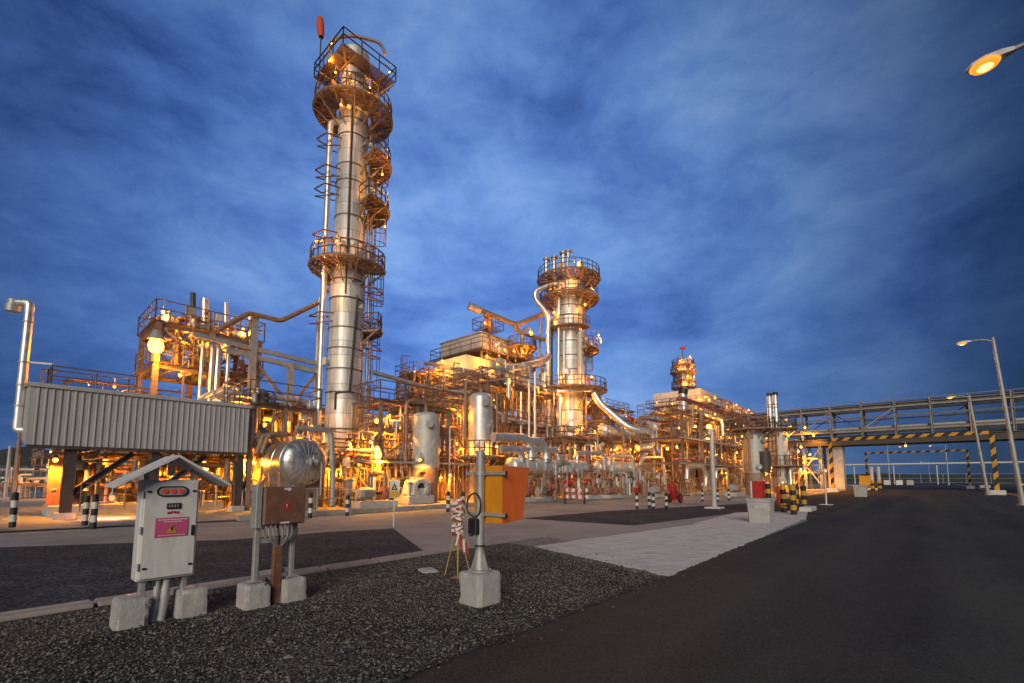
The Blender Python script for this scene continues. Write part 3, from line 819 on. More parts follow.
# indicator window with three red lamps
def pill(b, cu_, z, w, h, d0, th, mi=0, n=8):
    pts = []
    for k in range(n+1): t = -math.pi/2+math.pi*k/n; pts.append((w/2-h/2+h/2*math.cos(t), h/2*math.sin(t)))
    for k in range(n+1): t = math.pi/2+math.pi*k/n; pts.append((-w/2+h/2+h/2*math.cos(t), h/2*math.sin(t)))
    b.extrude([cab(cu_+x, d0, z+y) for x, y in pts], Vector((CX, CY, 0))*th, mi)
b = MB(); pill(b, 0, 1.45, 0.29, 0.115, 0.152, 0.016); win = b.build('indicator_window', 'black', T)
b = MB(); pill(b, 0, 1.45, 0.255, 0.085, 0.170, 0.004); b.build('window_panel', 'cable', win)
for k in (-1, 0, 1):
    b = MB(); b.cyl(cab(0.075*k, 0.172, 1.45), cab(0.075*k, 0.184, 1.45), 0.027, n=14); b.build('indicator_lamp', 'redlamp', win)
b = MB(); b.bbox(cab(0.02, 0.156, 1.285), (0.13, 0.02, 0.065), b=0.004)
mt = b.build('meter_display', 'black', T)
b = MB()
for k in range(4): b.box(cab(-0.022+k*0.026, 0.1675, 1.287), (0.012, 0.003, 0.03))
b.build('digits', 'cable', mt)
b = MB()
for s in (-1, 1): b.extrude([cab(0.02+s*0.055, .1515, 1.225), cab(0.02+s*.055, .1515, 1.195), cab(0.02+s*0.005, .1515, 1.202), cab(0.02+s*.005, .1515, 1.218)], Vector((CX, CY, 0))*0.003)
b.box(cab(0.02, .153, 1.222), (0.05, 0.003, 0.012)); b.build('red_sticker', 'red', T)
b = MB(); b.bbox(cab(0.015, 0.154, 1.05), (0.31, 0.008, 0.215), b=0.003)
F = Vector((CX, CY, 0))
rw = random.Random(2)
for z, w, h in ((1.135, .26, .011), (1.112, .15, .010), (0.963, .25, .006)):
    x = -w/2
    while x < w/2:
        l = rw.uniform(.012, .03); b.box(cab(.015+x+l/2, .1595, z), (l, .0022, h), mi=1); x += l+0.006
sg = b.build('warning_sign', ['pink', 'tape'], T)
b = MB()
b.extrude([cab(-0.05+.015, .159, .985), cab(0.05+.015, .159, .985), cab(.015, .159, 1.085)], F*0.002)
b.build('warning_triangle', 'yellow', sg)
b = MB()
b.extrude([cab(.015-.006, .162, 1.06), cab(.015+.012, .162, 1.06), cab(.015+.003, .162, 1.035), cab(.015+.014, .162, 1.035), cab(.015-.006, .162, 1.0), cab(.015, .162, 1.026), cab(.015-.012, .162, 1.026)], F*0.002)
b.build('warning_bolt', 'black', sg)
rid = cab(0, 0, 1.83)
for s in (-1, 1):
    b = MB()
    e = 0.53; p = [cab(0.0, -0.28, 1.83), cab(0, 0.34, 1.83), cab(s*e, 0.34, 1.50), cab(s*e, -0.28, 1.50)]
    b.extrude(p, Vector((0, 0, 0.028))); b.build('roof_panel', 'cabinet', T)
for s in (-1, 1):
    b = MB(); b.beam(cab(s*0.22, 0, 1.57), cab(s*0.22, 0, 1.70), 0.04, 0.04); b.build('roof_post', 'galv', T)
for du, r in ((0.02, 0.042), (-0.06, 0.032)):
    b = MB(); b.tube([cab(du+0.01, 0.02, 0.46), cab(du, 0.02, 0.25), cab(du-0.03, 0.03, -0.02)], r, n=12); b.cyl(cab(du, .02, .25), cab(du, .02, .29), r*1.12, n=12)
    b.build('conduit', 'greyvessel', T)
for k in range(6):
    b = MB(); b.cyl(cab(-0.13+k*.055, 0.03, .40), cab(-0.13+k*.055, .03, .485), 0.016, n=8); b.build('cable_gland', 'dark', T)

# brown junction box on a galvanised stand
c0 = G(271.5, 603.5); cu, cv, _ = UV(c0)
T = thing('junction_box_stand', 'weathered brown junction box with hanging cables on a pale two-post stand', 'junction box', c0, YAW)
for s in (-1, 1):
    b = MB(); conc_block(b, cab(0.225*s, 0, 0), 0.30, 0.36, 0.31); b.build('concrete_block', 'concrete', T)
    b = MB(); b.bbox(cab(0.22*s, 0.0, 0.90), (0.06, 0.075, 1.2), b=0.006); b.bbox(cab(0.22*s, 0, .315), (.15, .15, .014), b=.003); b.build('post', 'galv', T)
for z in (0.40, 0.80):
    b = MB(); b.bbox(cab(0, 0.0, z), (0.38, 0.05, 0.055), b=0.004); b.build('crossbar', 'galv', T)
b = MB(); b.bbox(cab(0.03, 0.12, 1.25), (0.52, 0.17, 0.48), b=0.012); bx = b.build('box_body', 'brown', T)
b = MB(); b.bbox(cab(0.03, 0.212, 1.25), (0.50, 0.018, 0.46), b=0.008); b.build('lid', 'brown', bx)
b = MB(); b.bbox(cab(-0.275, 0.10, 1.25), (0.07, 0.17, 0.54), b=0.006); b.build('side_plate', 'galv', T)
b = MB(); b.cyl(cab(0.04, .222, 1.24), cab(.04, .226, 1.24), 0.045, n=18); rs_ = b.build('round_sticker', 'red', bx)
b = MB(); b.extrude([cab(.04-.006, .2275, 1.265), cab(.04+.008, .2275, 1.265), cab(.04-.002, .2275, 1.215)], F*0.002); b.build('sticker_bolt', 'tape', rs_)
b = MB(); b.extrude([cab(.0, .222, 1.475), cab(.09, .222, 1.475), cab(.085, .222, 1.44), cab(.06, .222, 1.43), cab(.04, .222, 1.45), cab(.01, .222, 1.445)], F*0.002); b.build('torn_label', 'tape', bx)
b = MB(); b.box(cab(.03, .223, 1.035), (.11, .003, .022)); b.build('paper_label', 'tape', bx)
for k in range(8):
    x = -0.19+k*0.058
    b = MB(); b.cyl(cab(x, .12, .965), cab(x, .12, 1.015), .019, n=8)
    b.tube([cab(x, .12, .99), cab(x+.01, .13+.02*(k % 2), .86), cab(.03+(x)*0.35, .08, .76), cab(.03+x*.2, .05, .70), cab(.03+x*.2, .05, .60)], 0.011, n=7, bend=.06)
    b.build('cable', ['cable', 'black'][k % 4 == 3], T)
b = MB(); b.bbox(cab(0.02, 0.05, 0.36), (0.11, 0.07, 0.74), b=.006); b.build('cable_duct', 'brown', T)

# orange sign box seen from behind, on a galvanised pole
c0 = G(479.5, 603.5); cu, cv, _ = UV(c0)
T = thing('orange_sign', 'orange box sign seen from behind, clamped to a grey pole on concrete block', 'sign', c0, YAW)
b = MB(); b.rough_block(cab(0, 0, 0.19), (0.40, 0.40, 0.44), taper=.97, seed=4); b.build('concrete_block', 'concrete', T)
b = MB(); b.cyl(cab(0, 0, .40), cab(0, 0, 1.96), 0.055, n=18)
b.lathe(cab(0, 0, .41), [(.15, 0), (.15, .02), (.095, .025), (.066, .24), (.064, .26)], 18); po = b.build('pole', 'galv', T)
for k in range(4):
    a = k*math.pi/2+YAW
    b = MB(); d = Vector((math.cos(a), math.sin(a), 0))
    b.extrude([cab(0, 0, .43)+d*.06, cab(0, 0, .43)+d*.155, cab(0, 0, .66)+d*.06], Vector((-d.y, d.x, 0))*0.012); b.build('gusset', 'galv', po)
# box: front edge wider than back, tapered to the bottom on its far side
z0, z1 = 1.02, 1.76
b = MB()
x0, x1 = 0.075, 0.10
back = [cab(x0, -0.20, z0), cab(x0, 0.32, z0), cab(x0, 0.32, z1), cab(x0, -0.20, z1)]
b.extrude(back, W(.004, 0)-W(0, 0)); 
sb = b.build('back_panel', 'amber', T)
b = MB()
f0, f1 = 0.55, 0.40
vs_ = [cab(x0+.006, -0.20, z0), cab(x0+.006, .322, z0), cab(x0+.006, .322, z1), cab(x0+.006, -.20, z1), cab(x0+f1, -.20, z0+.03), cab(x0+f1, .322, z0+.03), cab(x0+f0, .322, z1-.02), cab(x0+f0, -.20, z1-.02)]
b.add(vs_, [(0,1,2,3), (7,6,5,4), (0,4,5,1), (1,5,6,2), (2,6,7,3), (3,7,4,0)]); b.build('sign_box', 'orange', T)
for z in (1.13, 1.66):
    b = MB(); b.bbox(cab(0.055, 0.05, z), (0.03, 0.70, 0.045), b=.004)
    b.cyl(cab(0, 0, z-.03), cab(0, 0, z+.03), .072, n=18); b.bbox(cab(.055, .41, z), (.034, .02, .05), b=.003, mi=1); b.build('clamp_rail', ['galv', 'black'], T)
b = MB(); b.bbox(cab(-0.095, -0.02, .98), (.07, .15, .20), b=.01); b.cyl(cab(-.135, -.02, .90), cab(-.135, -.02, .86), .03, n=10); b.build('switch_box', 'black', T)
b = MB(); b.tube([cab(-.05, -.03, 1.08), cab(-.10, -.16, 1.16), cab(-.08, -.15, 1.36), cab(-.07, .0, 1.42), cab(-.10, .12, 1.30), cab(-.07, .06, 1.14), cab(-.065, -.01, 1.10)], .011, n=7, bend=.12)
b.build('cable_loop', 'black', T)
for z in (.72, 1.14):
    b = MB(); b.cyl(cab(0, 0, z), cab(0, 0, z+.02), .067, n=16); b.build('band', 'black', po)

# red-and-white tape wound on a yellow trestle
c0 = G(457, 577); cu, cv, _ = UV(c0)
T = thing('tape_trestle', 'slim yellow trestle wound with red and white hazard tape', 'barrier', c0, YAW)
for du, dv in ((-.12, -.17), (.14, -.14), (-.12, .15), (.14, .18)):
    b = MB(); b.tube([cab(du, dv, 0), cab(du*.25, dv*.35, .62), cab(du*.2, dv*.3, 1.2)], .009, n=7); b.build('leg', 'yellow', T)
b = MB(); b.cyl(cab(-.03, -.06, .62), cab(-.03, .06, .62), .01, n=6); b.cyl(cab(.03, -.06, .62), cab(.03, .06, .62), .01, n=6); b.build('crossbar', 'yellow', T)
rt = random.Random(8)
for k in range(15):
    z = .66+k*.038; a = rt.uniform(-.5, .5); b = MB(); n = 14
    pts = []
    for i in range(n):
        t = 2*math.pi*i/n; rr = .075+.025*rt.random()
        pts.append(cab(rr*math.cos(t), rr*1.15*math.sin(t), z+.03*math.sin(t+a*3)+a*.04*math.cos(t)))
    vs_, fs_, ms_ = [], [], []
    for p in pts: vs_ += [p, p+Vector((0, 0, .042))]
    for i in range(n):
        j = (i+1) % n; b.add([vs_[2*i], vs_[2*j], vs_[2*j+1], vs_[2*i+1]], [(0, 1, 2, 3)], 1 if (i//2+k) % 3 == 0 else 0)
    b.build('tape_wrap', ['tape', 'red'], T)
b = MB()
for k in range(4):
    p = cab(.05*k-.08, .10, .72-.06*k); q = p+Vector((.03*(k-1.5), .02, -.2))
    b.extrude([p, p+Vector((.035, 0, .01)), q+Vector((.03, 0, 0)), q], Vector((0, .004, 0)), k % 2)
b.build('tape_tail', ['tape', 'red'], T)
b = MB(); b.bbox(G(470, 578)+Vector((0, 0, .02)), (0.62, .07, .03), b=.005, rz=.35)
tag(b.build('steel_strip', 'primer', loc=G(470, 578)), 'rusty red flat bar lying on gravel at the foot of the taped trestle', 'metal bar')
b = MB(); b.bbox(G(428, 572)+Vector((0, 0, .02)), (.26, .34, .05), b=.012, rz=.5)
b.bbox(G(428, 572)+Vector((0, 0, .048)), (.18, .25, .012), b=.004, rz=.5)
tag(b.build('cable_pit_cover', 'concrete', loc=G(428, 572)), 'small flat concrete cover lying in gravel left of the taped trestle', 'pit cover')

# small yellow triangle sign
c0 = G(393.5, 527); cu, cv, _ = UV(c0)
T = thing('warning_post', 'small yellow and white warning sign with black triangle on thin white post', 'sign', c0, YAW)
b = MB(); b.cyl(cab(0, 0, -.02), cab(0, 0, 1.5), .025, n=8); b.build('post', 'white', T)
fc = Vector((.23, -1, 0)).normalized(); sd = Vector((fc.y*-1, fc.x, 0))
def sgn(x, z, d=0): return c0+sd*x+fc*(.03+d)+Vector((0, 0, z))
b = MB(); b.extrude([sgn(-.15, .95), sgn(.15, .95), sgn(.15, 1.52), sgn(-.15, 1.52)], fc*.006); p = b.build('sign_panel', 'white', T)
b = MB(); b.extrude([sgn(-.14, .96, .008), sgn(.14, .96, .008), sgn(.14, 1.18, .008), sgn(-.14, 1.18, .008)], fc*.002); b.build('yellow_field', 'yellow', p)
b = MB(); b.extrude([sgn(-.11, 1.2, .008), sgn(.11, 1.2, .008), sgn(0, 1.44, .008)], fc*.002); b.build('triangle', 'black', p)
b = MB(); b.extrude([sgn(-.05, 1.235, .011), sgn(.05, 1.235, .011), sgn(0, 1.35, .011)], fc*.002); b.build('triangle_field', 'yellow', p)

# ------------------------------------------------------------------ bollards
def bollard(c, h, r, label, m2='white', group='black and white bollards', lean=0.0, bands=5):
    T = thing('bollard', label, 'bollard', c, 0.0, group)
    ax = Vector((lean, 0, 1)).normalized()
    for k in range(bands):
        b = MB(); b.cyl(c+ax*(h*k/bands-(.03 if k == 0 else 0)), c+ax*(h*(k+1)/bands), r, n=12)
        if k == bands-1: b.lathe(c+ax*h, domed(r, 0, .4, 4), 12, axis=ax)
        b.build('painted_band', 'black' if k % 2 == 0 else m2, T)
    return T
bl = [((12, 529), 1.12, 'black and white bollard standing alone at the left end of pavement'),
      ((84.5, 527), 1.0, 'left bollard of the close pair below the corrugated shelter'),
      ((93, 529), 1.06, 'right bollard of the close pair below the corrugated shelter'),
      ((12, 485), 1.0, 'small distant bollard near the fence on the left'),
      ((310, 518), 1.0, 'black and white bollard beside the silver drum dome'),
      ((347, 516), .85, 'short bollard below the vertical elbow pipe by the small grey tank'),
      ((448, 512), .95, 'left of two bollards behind the taped trestle'),
      ((463, 513), .95, 'right of two bollards behind the taped trestle'),
      ((637, 509), .85, 'bollard with a red box on top on the forecourt'),
      ((649.5, 508), .8, 'left post of close bollard pair on the forecourt kerb'),
      ((653.5, 509.5), .8, 'right post of close bollard pair on the forecourt kerb'),
      ((666.5, 508.5), .8, 'bollard in front of the red wheeled extinguisher'),
      ((702.5, 501.5), .8, 'bollard just left of the grey lamp post'),
      ((718, 502), .8, 'bollard just right of the grey lamp post'),
      ((729, 500.5), .8, 'bollard between grey lamp post and tapered concrete planter')]
for (p, h, lb) in bl: bollard(G(*p), h, .085 if h > .9 else .08, lb)
b = MB(); c = G(637, 509); b.bbox(c+Vector((0, 0, .98)), (.28, .2, .26), b=.02); b.cyl(c+Vector((0, 0, .85)), c+Vector((0, 0, .87)), .07, n=8)
tag(b.build('call_point', 'red', loc=c+Vector((0, 0, .85))), 'small red alarm box standing on a forecourt bollard', 'alarm box')
yb = [((769, 507), 1.25, 'yellow and black bollard behind the concrete planter'), ((797, 508), 1.2, 'yellow and black bollard in second row near the slim pole'),
      ((804.5, 508.5), 1.15, 'yellow and black bollard nearest the slim white pole'),]
for p, h, lb in yb: bollard(G(*p), h, .13, lb, 'yellow', 'yellow and black bollards')
c1, c2 = G(784, 512.5), G(794, 515)
T = thing('hazard_barrier', 'two yellow and black posts joined by rails beside concrete planter', 'barrier', c1)
for c in (c1, c2):
    for k in range(6):
        b = MB(); b.cyl(c+Vector((0, 0, 1.28*k/6-(.02 if k == 0 else 0))), c+Vector((0, 0, 1.28*(k+1)/6)), .125, n=14)
        if k == 5: b.lathe(c+Vector((0, 0, 1.28)), domed(.125, 0, .4, 4), 14)
        b.build('painted_band', 'black' if k % 2 == 0 else 'yellow', T)
for z in (.33, .92):
    b = MB(); b.cyl(c1+Vector((0, 0, z)), c2+Vector((0, 0, z)), .035, n=8); b.build('rail', 'dark', T)
b = MB(); b.bbox((G(782, 513)+G(812, 507))/2+Vector((0, 0, .07)), (3.6, 1.0, .15), b=.02)
b = MB(); c = G(808, 511)
b.bbox(c+Vector((0, 0, .1)), (1.6, .5, .22), b=.03)
tag(b.build('kerb_block', 'white', loc=c), 'low white painted concrete block at the foot of yellow bollards', 'concrete block')

# tapered concrete planter bucket and the red cabinet behind it
def planter(c, w, h, label):
    b = MB(); hw, hb = w/2, w/2*.84
    b.bbox(c+Vector((0, 0, h/2)), (w*.86, w*.86, h), b=.03, tx=1.16, ty=1.16)
    b.bbox(c+Vector((0, 0, h-.05)), (w*1.04, w*1.04, .12), b=.02)
    return tag(b.build('concrete_planter', 'concrete', loc=c), label, 'planter', 'tapered concrete planters')
planter(G(761.5, 523), .76, .86, 'big tapered concrete planter at the driveway corner by the road')
planter(G(861, 497), .95, 1.0, 'smaller far tapered concrete planter beside the pipe bridge pier')
c0 = G(760, 512); cu, cv, _ = UV(c0)
T = thing('hose_cabinet', 'red fire hose cabinet with white side behind the concrete planter', 'cabinet', c0, YAW)
b = MB(); b.bbox(cab(0, 0, .95), (.55, .45, 1.0), b=.02); bd = b.build('cabinet_body', 'red', T)
b = MB(); b.bbox(cab(-.05, -.27, .95), (.4, .08, 1.0), b=.01); b.build('side_panel', 'white', T)
for s in (-1, 1):
    b = MB(); b.beam(cab(.2*s, 0, 0), cab(.2*s, 0, .46), .06, .06); b.build('leg', 'dark', T)
b = MB(); b.bbox(cab(.1, .235, .95), (.05, .03, .12), b=.006); b.build('handle', 'galv', bd)
c0 = G(779, 505)
T = thing('fire_hydrant', 'slim red fire hydrant between planter and yellow bollards', 'hydrant', c0, YAW); cu, cv, _ = UV(c0)
b = MB(); b.lathe(cab(0, 0, 0), [(.17, 0), (.17, .05), (.10, .07), (.10, .9), (.14, .92), (.14, .98), (.09, 1.08), (.03, 1.15)], 14); b.build('barrel', 'red', T)
for s in (-1, 1):
    b = MB(); b.cyl(cab(0, 0, .72), cab(.2*s, .05, .72), .06, n=10); b.cyl(cab(.17*s, .045, .72), cab(.22*s, .05, .72), .08, n=8); b.build('outlet', 'red', T)

# red wheeled extinguisher
c0 = G(674, 503); cu, cv, _ = UV(c0)
T = thing('wheeled_extinguisher', 'dark red wheeled fire extinguisher trolley standing before the pipework', 'extinguisher', c0, YAW)
b = MB(); tl = Vector((0, 0, 1))+Vector((RX, RY, 0))*-.28; b.lathe(cab(.15, 0, .18), [(.02, 0), (.2, .05), (.24, .14), (.24, .95), (.2, 1.06), (.07, 1.15), (.07, 1.25)], 16, axis=tl); b.build('cylinder', 'red', T)
for s in (-1, 1):
    b = MB(); b.cyl(cab(.2, .34*s-.04, .32), cab(.2, .34*s+.04, .32), .32, n=20); w = b.build('wheel', 'black', T)
    b = MB(); b.cyl(cab(.2, .34*s-.045, .32), cab(.2, .34*s+.045, .32), .2, n=16); b.build('rim', 'red', w)
b = MB(); b.tube([cab(.1, -.2, .4), cab(-.55, -.22, .55), cab(-.95, -.22, .85), cab(-.95, .22, .85), cab(-.55, .22, .55), cab(.1, .2, .4)], .03, n=8); b.build('handle', 'red', T)
b = MB(); b.tube([cab(-.1, .1, 1.4), cab(.2, .3, 1.3), cab(.1, .32, .7), cab(-.2, .25, .6), cab(-.3, .1, 1.1)], .03, n=8, bend=.2); b.build('hose', 'black', T)
b = MB(); b.bbox(cab(-.15, 0, .95), (.1, .5, .55), b=.02); b.build('tool_box', 'red', T)
# slim white pole with foot plate
c0 = G(826.5, 505); cu, cv, _ = UV(c0)
T = thing('marker_pole', 'slim white pole with a flat foot plate at the road edge', 'pole', c0, YAW)
b = MB(); b.cyl(cab(0, 0, 0.02), cab(0, 0, 2.1), .05, n=10); b.sphere(cab(0, 0, 2.12), .055, 6); b.build('pole', 'white', T)
b = MB(); b.bbox(cab(0, 0, .02), (.65, .65, .05), b=.01); b.build('foot_plate', 'white', T)
b = MB(); b.tube([cab(0, 0, 2.0), cab(-.1, -.3, 2.06), cab(-.1, -.5, 2.0)], .03, n=8); b.build('arm', 'white', T)
# ------------------------------------------------------------------ the plant
def spread_lamps(T, us, vs, zs, n, seed, power=420, r=0.10):
    rnd = random.Random(seed)
    for k in range(n):
        z = zs[k % len(zs)] - rnd.uniform(0.35, 0.7)
        u = us[0] + (us[-1]-us[0])*((k*0.618+rnd.uniform(-.08, .08)) % 1.0)
        f = rnd.choice((0.02, 0.25, 0.55))
        v = max(vs) + (min(vs)-max(vs))*f
        lamp(T, W(u, v, z), power*rnd.uniform(.7, 1.6)*(.75 if f > .1 else 1), r*rnd.uniform(.7, 1.3), down=f < .1)

# ---- corrugated shelter on the left
vs_ = UV(G(75, 520))[1]
uL = UV(PV(27, 440, vs_))[0]; uR = UV(PV(247, 455, vs_))[0]
zb = (PV(27, 440, vs_).z + PV(247, 456, vs_).z)/2; zt = (PV(36, 386, vs_).z + PV(247, 408, vs_).z)/2
T = thing('machine_shelter', 'machine shelter with long pale corrugated fascia and dark legs at left', 'shelter', W((uL+uR)/2, vs_-2.5, 0), YAW)
b = MB(); per = (uR-uL)/36; prof = []
u = uL
while u < uR-1e-6:
    for du, dv in ((0, 0), (per*.72, 0), (per*.78, .032), (per*.94, .032)): prof.append((u+du, dv))
    u += per
prof.append((uR, 0))
for (ua, da), (ub, db) in zip(prof[:-1], prof[1:]):
    b.add([W(ua, vs_+da, zb), W(ub, vs_+db, zb), W(ub, vs_+db, zt), W(ua, vs_+da, zt), W(ua, vs_-.04, zb), W(ub, vs_-.04, zb), W(ub, vs_-.04, zt), W(ua, vs_-.04, zt)],
          [(0,1,2,3), (5,4,7,6), (0,4,5,1), (3,2,6,7)])
b.build('fascia', 'sheet', T)
b = MB(); b.bbox(W((uL+uR)/2, vs_-.02, zt+.05), (uR-uL+.16, .22, .14), b=.01); b.build('gutter_trim', 'sheet', T)
b = MB(); b.beam(W(uL-.02, vs_+.02, zb-.06), W(uR+.02, vs_+.02, zb-.06), .12, .12); b.build('edge_trim', 'dark', T)
for u in (uL-.03, uR+.03):
    b = MB(); b.extrude([W(u, vs_-.05, zb), W(u, vs_-.05, zt), W(u, vs_-5.0, zt+.5), W(u, vs_-5.0, zb+.5)], W(.03, 0)-W(0, 0)); b.build('end_cladding', 'sheet', T)
b = MB(); b.extrude([W(uL-.1, vs_-.1, zt+.10), W(uR+.1, vs_-.1, zt+.10), W(uR+.1, vs_-5.2, zt+.6), W(uL-.1, vs_-5.2, zt+.6)], Vector((0, 0, .06))); b.build('roof', 'sheet', T)
for k in range(5):
    u = uL+.4+(uR-uL-.8)*k/4
    b = MB(); b.ibeam(W(u, vs_-.1, zb-.28), W(u, vs_-5, zb-.2), .18, .3, .03); b.build('roof_beam', 'steel', T)
for k, u in enumerate((UV(PV(68, 480, vs_-.3))[0], uL+(uR-uL)*.52, uR-.25)):
    for v in (vs_-.3, vs_-4.6):
        b = MB(); b.ibeam(W(u, v, .2), W(u, v, zb-.12), .34, .34, .045); lg = b.build('leg', 'dark' if v > vs_-1 else 'steel', T)
        b = MB(); b.bbox(W(u, v, .14), (.6, .6, .28), b=.03); b.build('footing', 'concrete', lg)
    for s in ((1,) if k == 0 else (-1,) if k == 2 else (-1, 1)):
        if s > 0: MB().ibeam(W(u, vs_-.3, .9), W(u+1.9*s, vs_-.3, zb-.2), .22, .22, .03).build('brace', 'dark', T)
        lamp(T, W(u+.9*s, vs_-3.6, 1.9), 260, .08, down=False)  # lamps added to brighten the rear braces
        b = MB(); b.ibeam(W(u, vs_-4.6, .5), W(u+1.9*s, vs_-4.6, zb-.2), .26, .26, .03); b.build('brace', 'white', T)  # pale colour puts lamplight into the rear braces
b = MB(); rail_line(b, [W(uL+.6, vs_-2.6, zt+.35), W(uL+3.4, vs_-2.6, zt+.35), W(uL+3.4, vs_-4.6, zt+.5), W(uL+.6, vs_-4.6, zt+.5)], h=.95, r=.03, closed=True); b.build('guardrail', 'rail', T)
for k, (du, dv, z, p) in enumerate(((.9, -1.7, zb-.5, 420), (2.6, -3.2, zb-.45, 520), (4.4, -1.6, zb-.5, 520), (6.4, -3.0, zb-.45, 520), (uR-uL+.7, -1.0, zb-.45, 420))):
    lamp(T, W(uL+du, vs_+dv, z), p, .11)
lamp(T, PV(112, 498, vs_+.6), 200, .13, bulb='redbulb', col=(1, .32, .12), mount=PV(112, 498, vs_+.6)+Vector((0, 0, .5)))

c = W(uL+3.0, vs_-2.9, 0)
T = thing('compressor_set', 'orange lit compressor with large round casings below the corrugated shelter', 'compressor', c, YAW)
b = MB(); b.bbox(W(uL+3.9, vs_-2.9, .25), (6.2, 2.6, .5), b=.04); b.build('base_plate', 'concrete', T)
for du, r, L in ((1.5, .62, 1.5), (3.6, .8, 1.7), (5.6, .5, 1.3)):
    b = MB(); b.lathe(W(uL+du, vs_-2.9, 1.35), [(r*.35, 0), (r*.8, .04), (r, .15), (r, L-.15), (r*.8, L-.04), (r*.35, L)], 22, axis=W(1, 0)-W(0, 0)); cs = b.build('casing', 'copper', T)
    b = MB()
    for k in (.2, L/2, L-.2): b.cyl(W(uL+du+k-.04, vs_-2.9, 1.35), W(uL+du+k+.04, vs_-2.9, 1.35), r*1.08, n=24)
    b.build('flange_ring', 'steel', cs)
    b = MB(); b.box(W(uL+du+L/2, vs_-2.9, .7), (L*.6, .9, .5)); b.build('pedestal', 'steel', T)
b = MB(); b.extrude([W(uL+.75, vs_-2, .4), W(uL+1.5, vs_-2, .4), W(uL+1.5, vs_-2, zb-.4), W(uL+.75, vs_-2, zb-.4)], W(0, -.12)-W(0, 0)); b.build('side_panel', 'primer', T)
b = MB(); rail_line(b, [W(uL+1.6, vs_-.2, .3), W(uR-.4, vs_-.2, .3)], h=1.1, r=.028); b.build('guardrail', 'rail', T)
clutter(T, uL+.8, uR, vs_-4.2, vs_-.9, .3, zb-.2, 44, 11, .04, .13, valves=9, boxes=5)

# ---- skid between shelter and drum
def fu(px, v): return UV(PV(px, 478, v))[0]
u0, u1 = uR+.2, fu(318, -24)
T = thing('pipe_module', 'two level pipework frame lit orange behind the silver drum, right of shelter', 'pipework', W((u0+u1)/2, -26, 0), YAW, 'steel pipework frames')
us = [u0, (u0+u1)/2, u1]
frame(T, us, [-24.6, -28.4], [3.3, 5.3], .2, .2, decks=(3.3, 5.3), rails=(5.3,), seed=4, z0=.05)
clutter(T, u0-1.0, u1, -28.0, -24.8, .1, 6.3, 76, 21, .04, .16, levels=[3.3, 5.3])
spread_lamps(T, us, [-24.3, -28.4], [2.9, 5.1, 6.6], 7, 3, 420)
b = MB(); b.extrude([W(u0+.2, -24.3, 4.3), W(u0+.2, -24.3, 4.0), W(u0+2.2, -24.3, 2.4), W(u0+2.2, -24.3, 2.7)], W(0, .12)-W(0, 0)); b.build('stair_stringer', 'dark', T)

# ---- left tower structure
v = -30.0
ua, ub = fu(147, v), fu(252, v)
zd = PV(147, 319, v).z; zl = PV(150, 362, v).z
T = thing('access_tower', 'tall lit open steel tower with railed top deck above the shelter', 'steel tower', W((ua+ub)/2, v-2, 0), YAW)
us = [ua, (ua+ub)/2, ub]
frame(T, us, [v, v-4.0], [4.6, zl, zd], .26, .26, decks=(zl, zd), rails=(zl, zd), seed=12, z0=.05, climb=False)
clutter(T, ua+.2, ub-.2, v-3.8, v-.3, zl, zd+.2, 34, 31, .05, .15, levels=[zl], valves=6)
clutter(T, ua+.2, ub-.2, v-3.6, v-.4, 1, zl, 22, 32, .05, .16, levels=[4.6], valves=4)
clutter(T, ua+.2, ub-.2, v-3.6, v-.4, zd, zd+1.5, 16, 33, .05, .13, valves=3, boxes=3)
for px_, py_, r_ in ((193, 293, .14), (205, 299, .22), (226, 303, .13), (250, 316, .11)):
    pipe(T, [PV(px_, py_+60, v-1.5), PV(px_, py_, v-1.5)], r_, 'dark' if r_ == .14 else 'alu2', 12)
for k, (pu, pr) in enumerate(((170, .42), (214, .34), (241, .36))):
    p = PV(pu, 318, v-1.6); b = MB(); b.lathe(Vector((p.x, p.y, zd)), [(pr, 0), (pr, .7)]+domed(pr, .7, .7), 16); b.build('vessel_head', 'alu', T)
for k, px_ in enumerate((203, 213, 219, 229)):          # silver risers on the face
    p = PV(px_, 345, v+.4); pipe(T, [W(UV(p)[0], v+.4, .3), W(UV(p)[0], v+.4, p.z), W(UV(p)[0], v-1, p.z)], (.09, .12, .15, .1)[k], 'alu2', 12)
p = PV(192, 333, v+.5); q = PV(315, 363, v+.5)
lamp(T, PV(156, 346, v+.45), 1500, .36, down=False)
for x, y, pw in ((185, 330, 420), (215, 340, 420), (243, 330, 350), (180, 375, 420), (225, 385, 420), (163, 312, 200)):
    lamp(T, PV(x, y, v-1.3), pw*1.3, .11, down=False)

# ---- pipe truss from the tower to the tall column
v = -28.6
T = thing('pipe_truss', 'open steel truss carrying a bent orange pipe between left tower and tall column', 'pipe truss', W(fu(255, v), v, 0), YAW)
for a, c_, w in (((192, 334), (318, 364), .24), ((226, 350), (318, 372), .28)):
    MB().beam(PV(*a, v), PV(*c_, v), .2, w).build('chord', 'galv', T)
for x, y in ((255, 317), (291, 363)):
    p = PV(x, y, v); MB().ibeam(Vector((p.x, p.y, .05)), p, .34 if x == 255 else .3, .3, .04).build('post', 'galv', T)
for a, c_ in (((256, 363), (290, 406)), ((318, 372), (292, 404)), ((226, 350), (254, 335))):
    MB().beam(PV(*a, v-.1), PV(*c_, v-.1), .16, .16).build('brace', 'steel', T)
pipe(T, [PV(218, 330, v+.25), PV(249, 313, v+.25), PV(281, 321, v+.25), PV(318, 303, v+.25)], .14, 'copper', 12, bend=.25)
pipe(T, [PV(200, 400, v+.6), PV(212, 393, v+.6), PV(238, 387, v+.6), PV(239, 400, v+.6)], .15, 'alu2', 12)
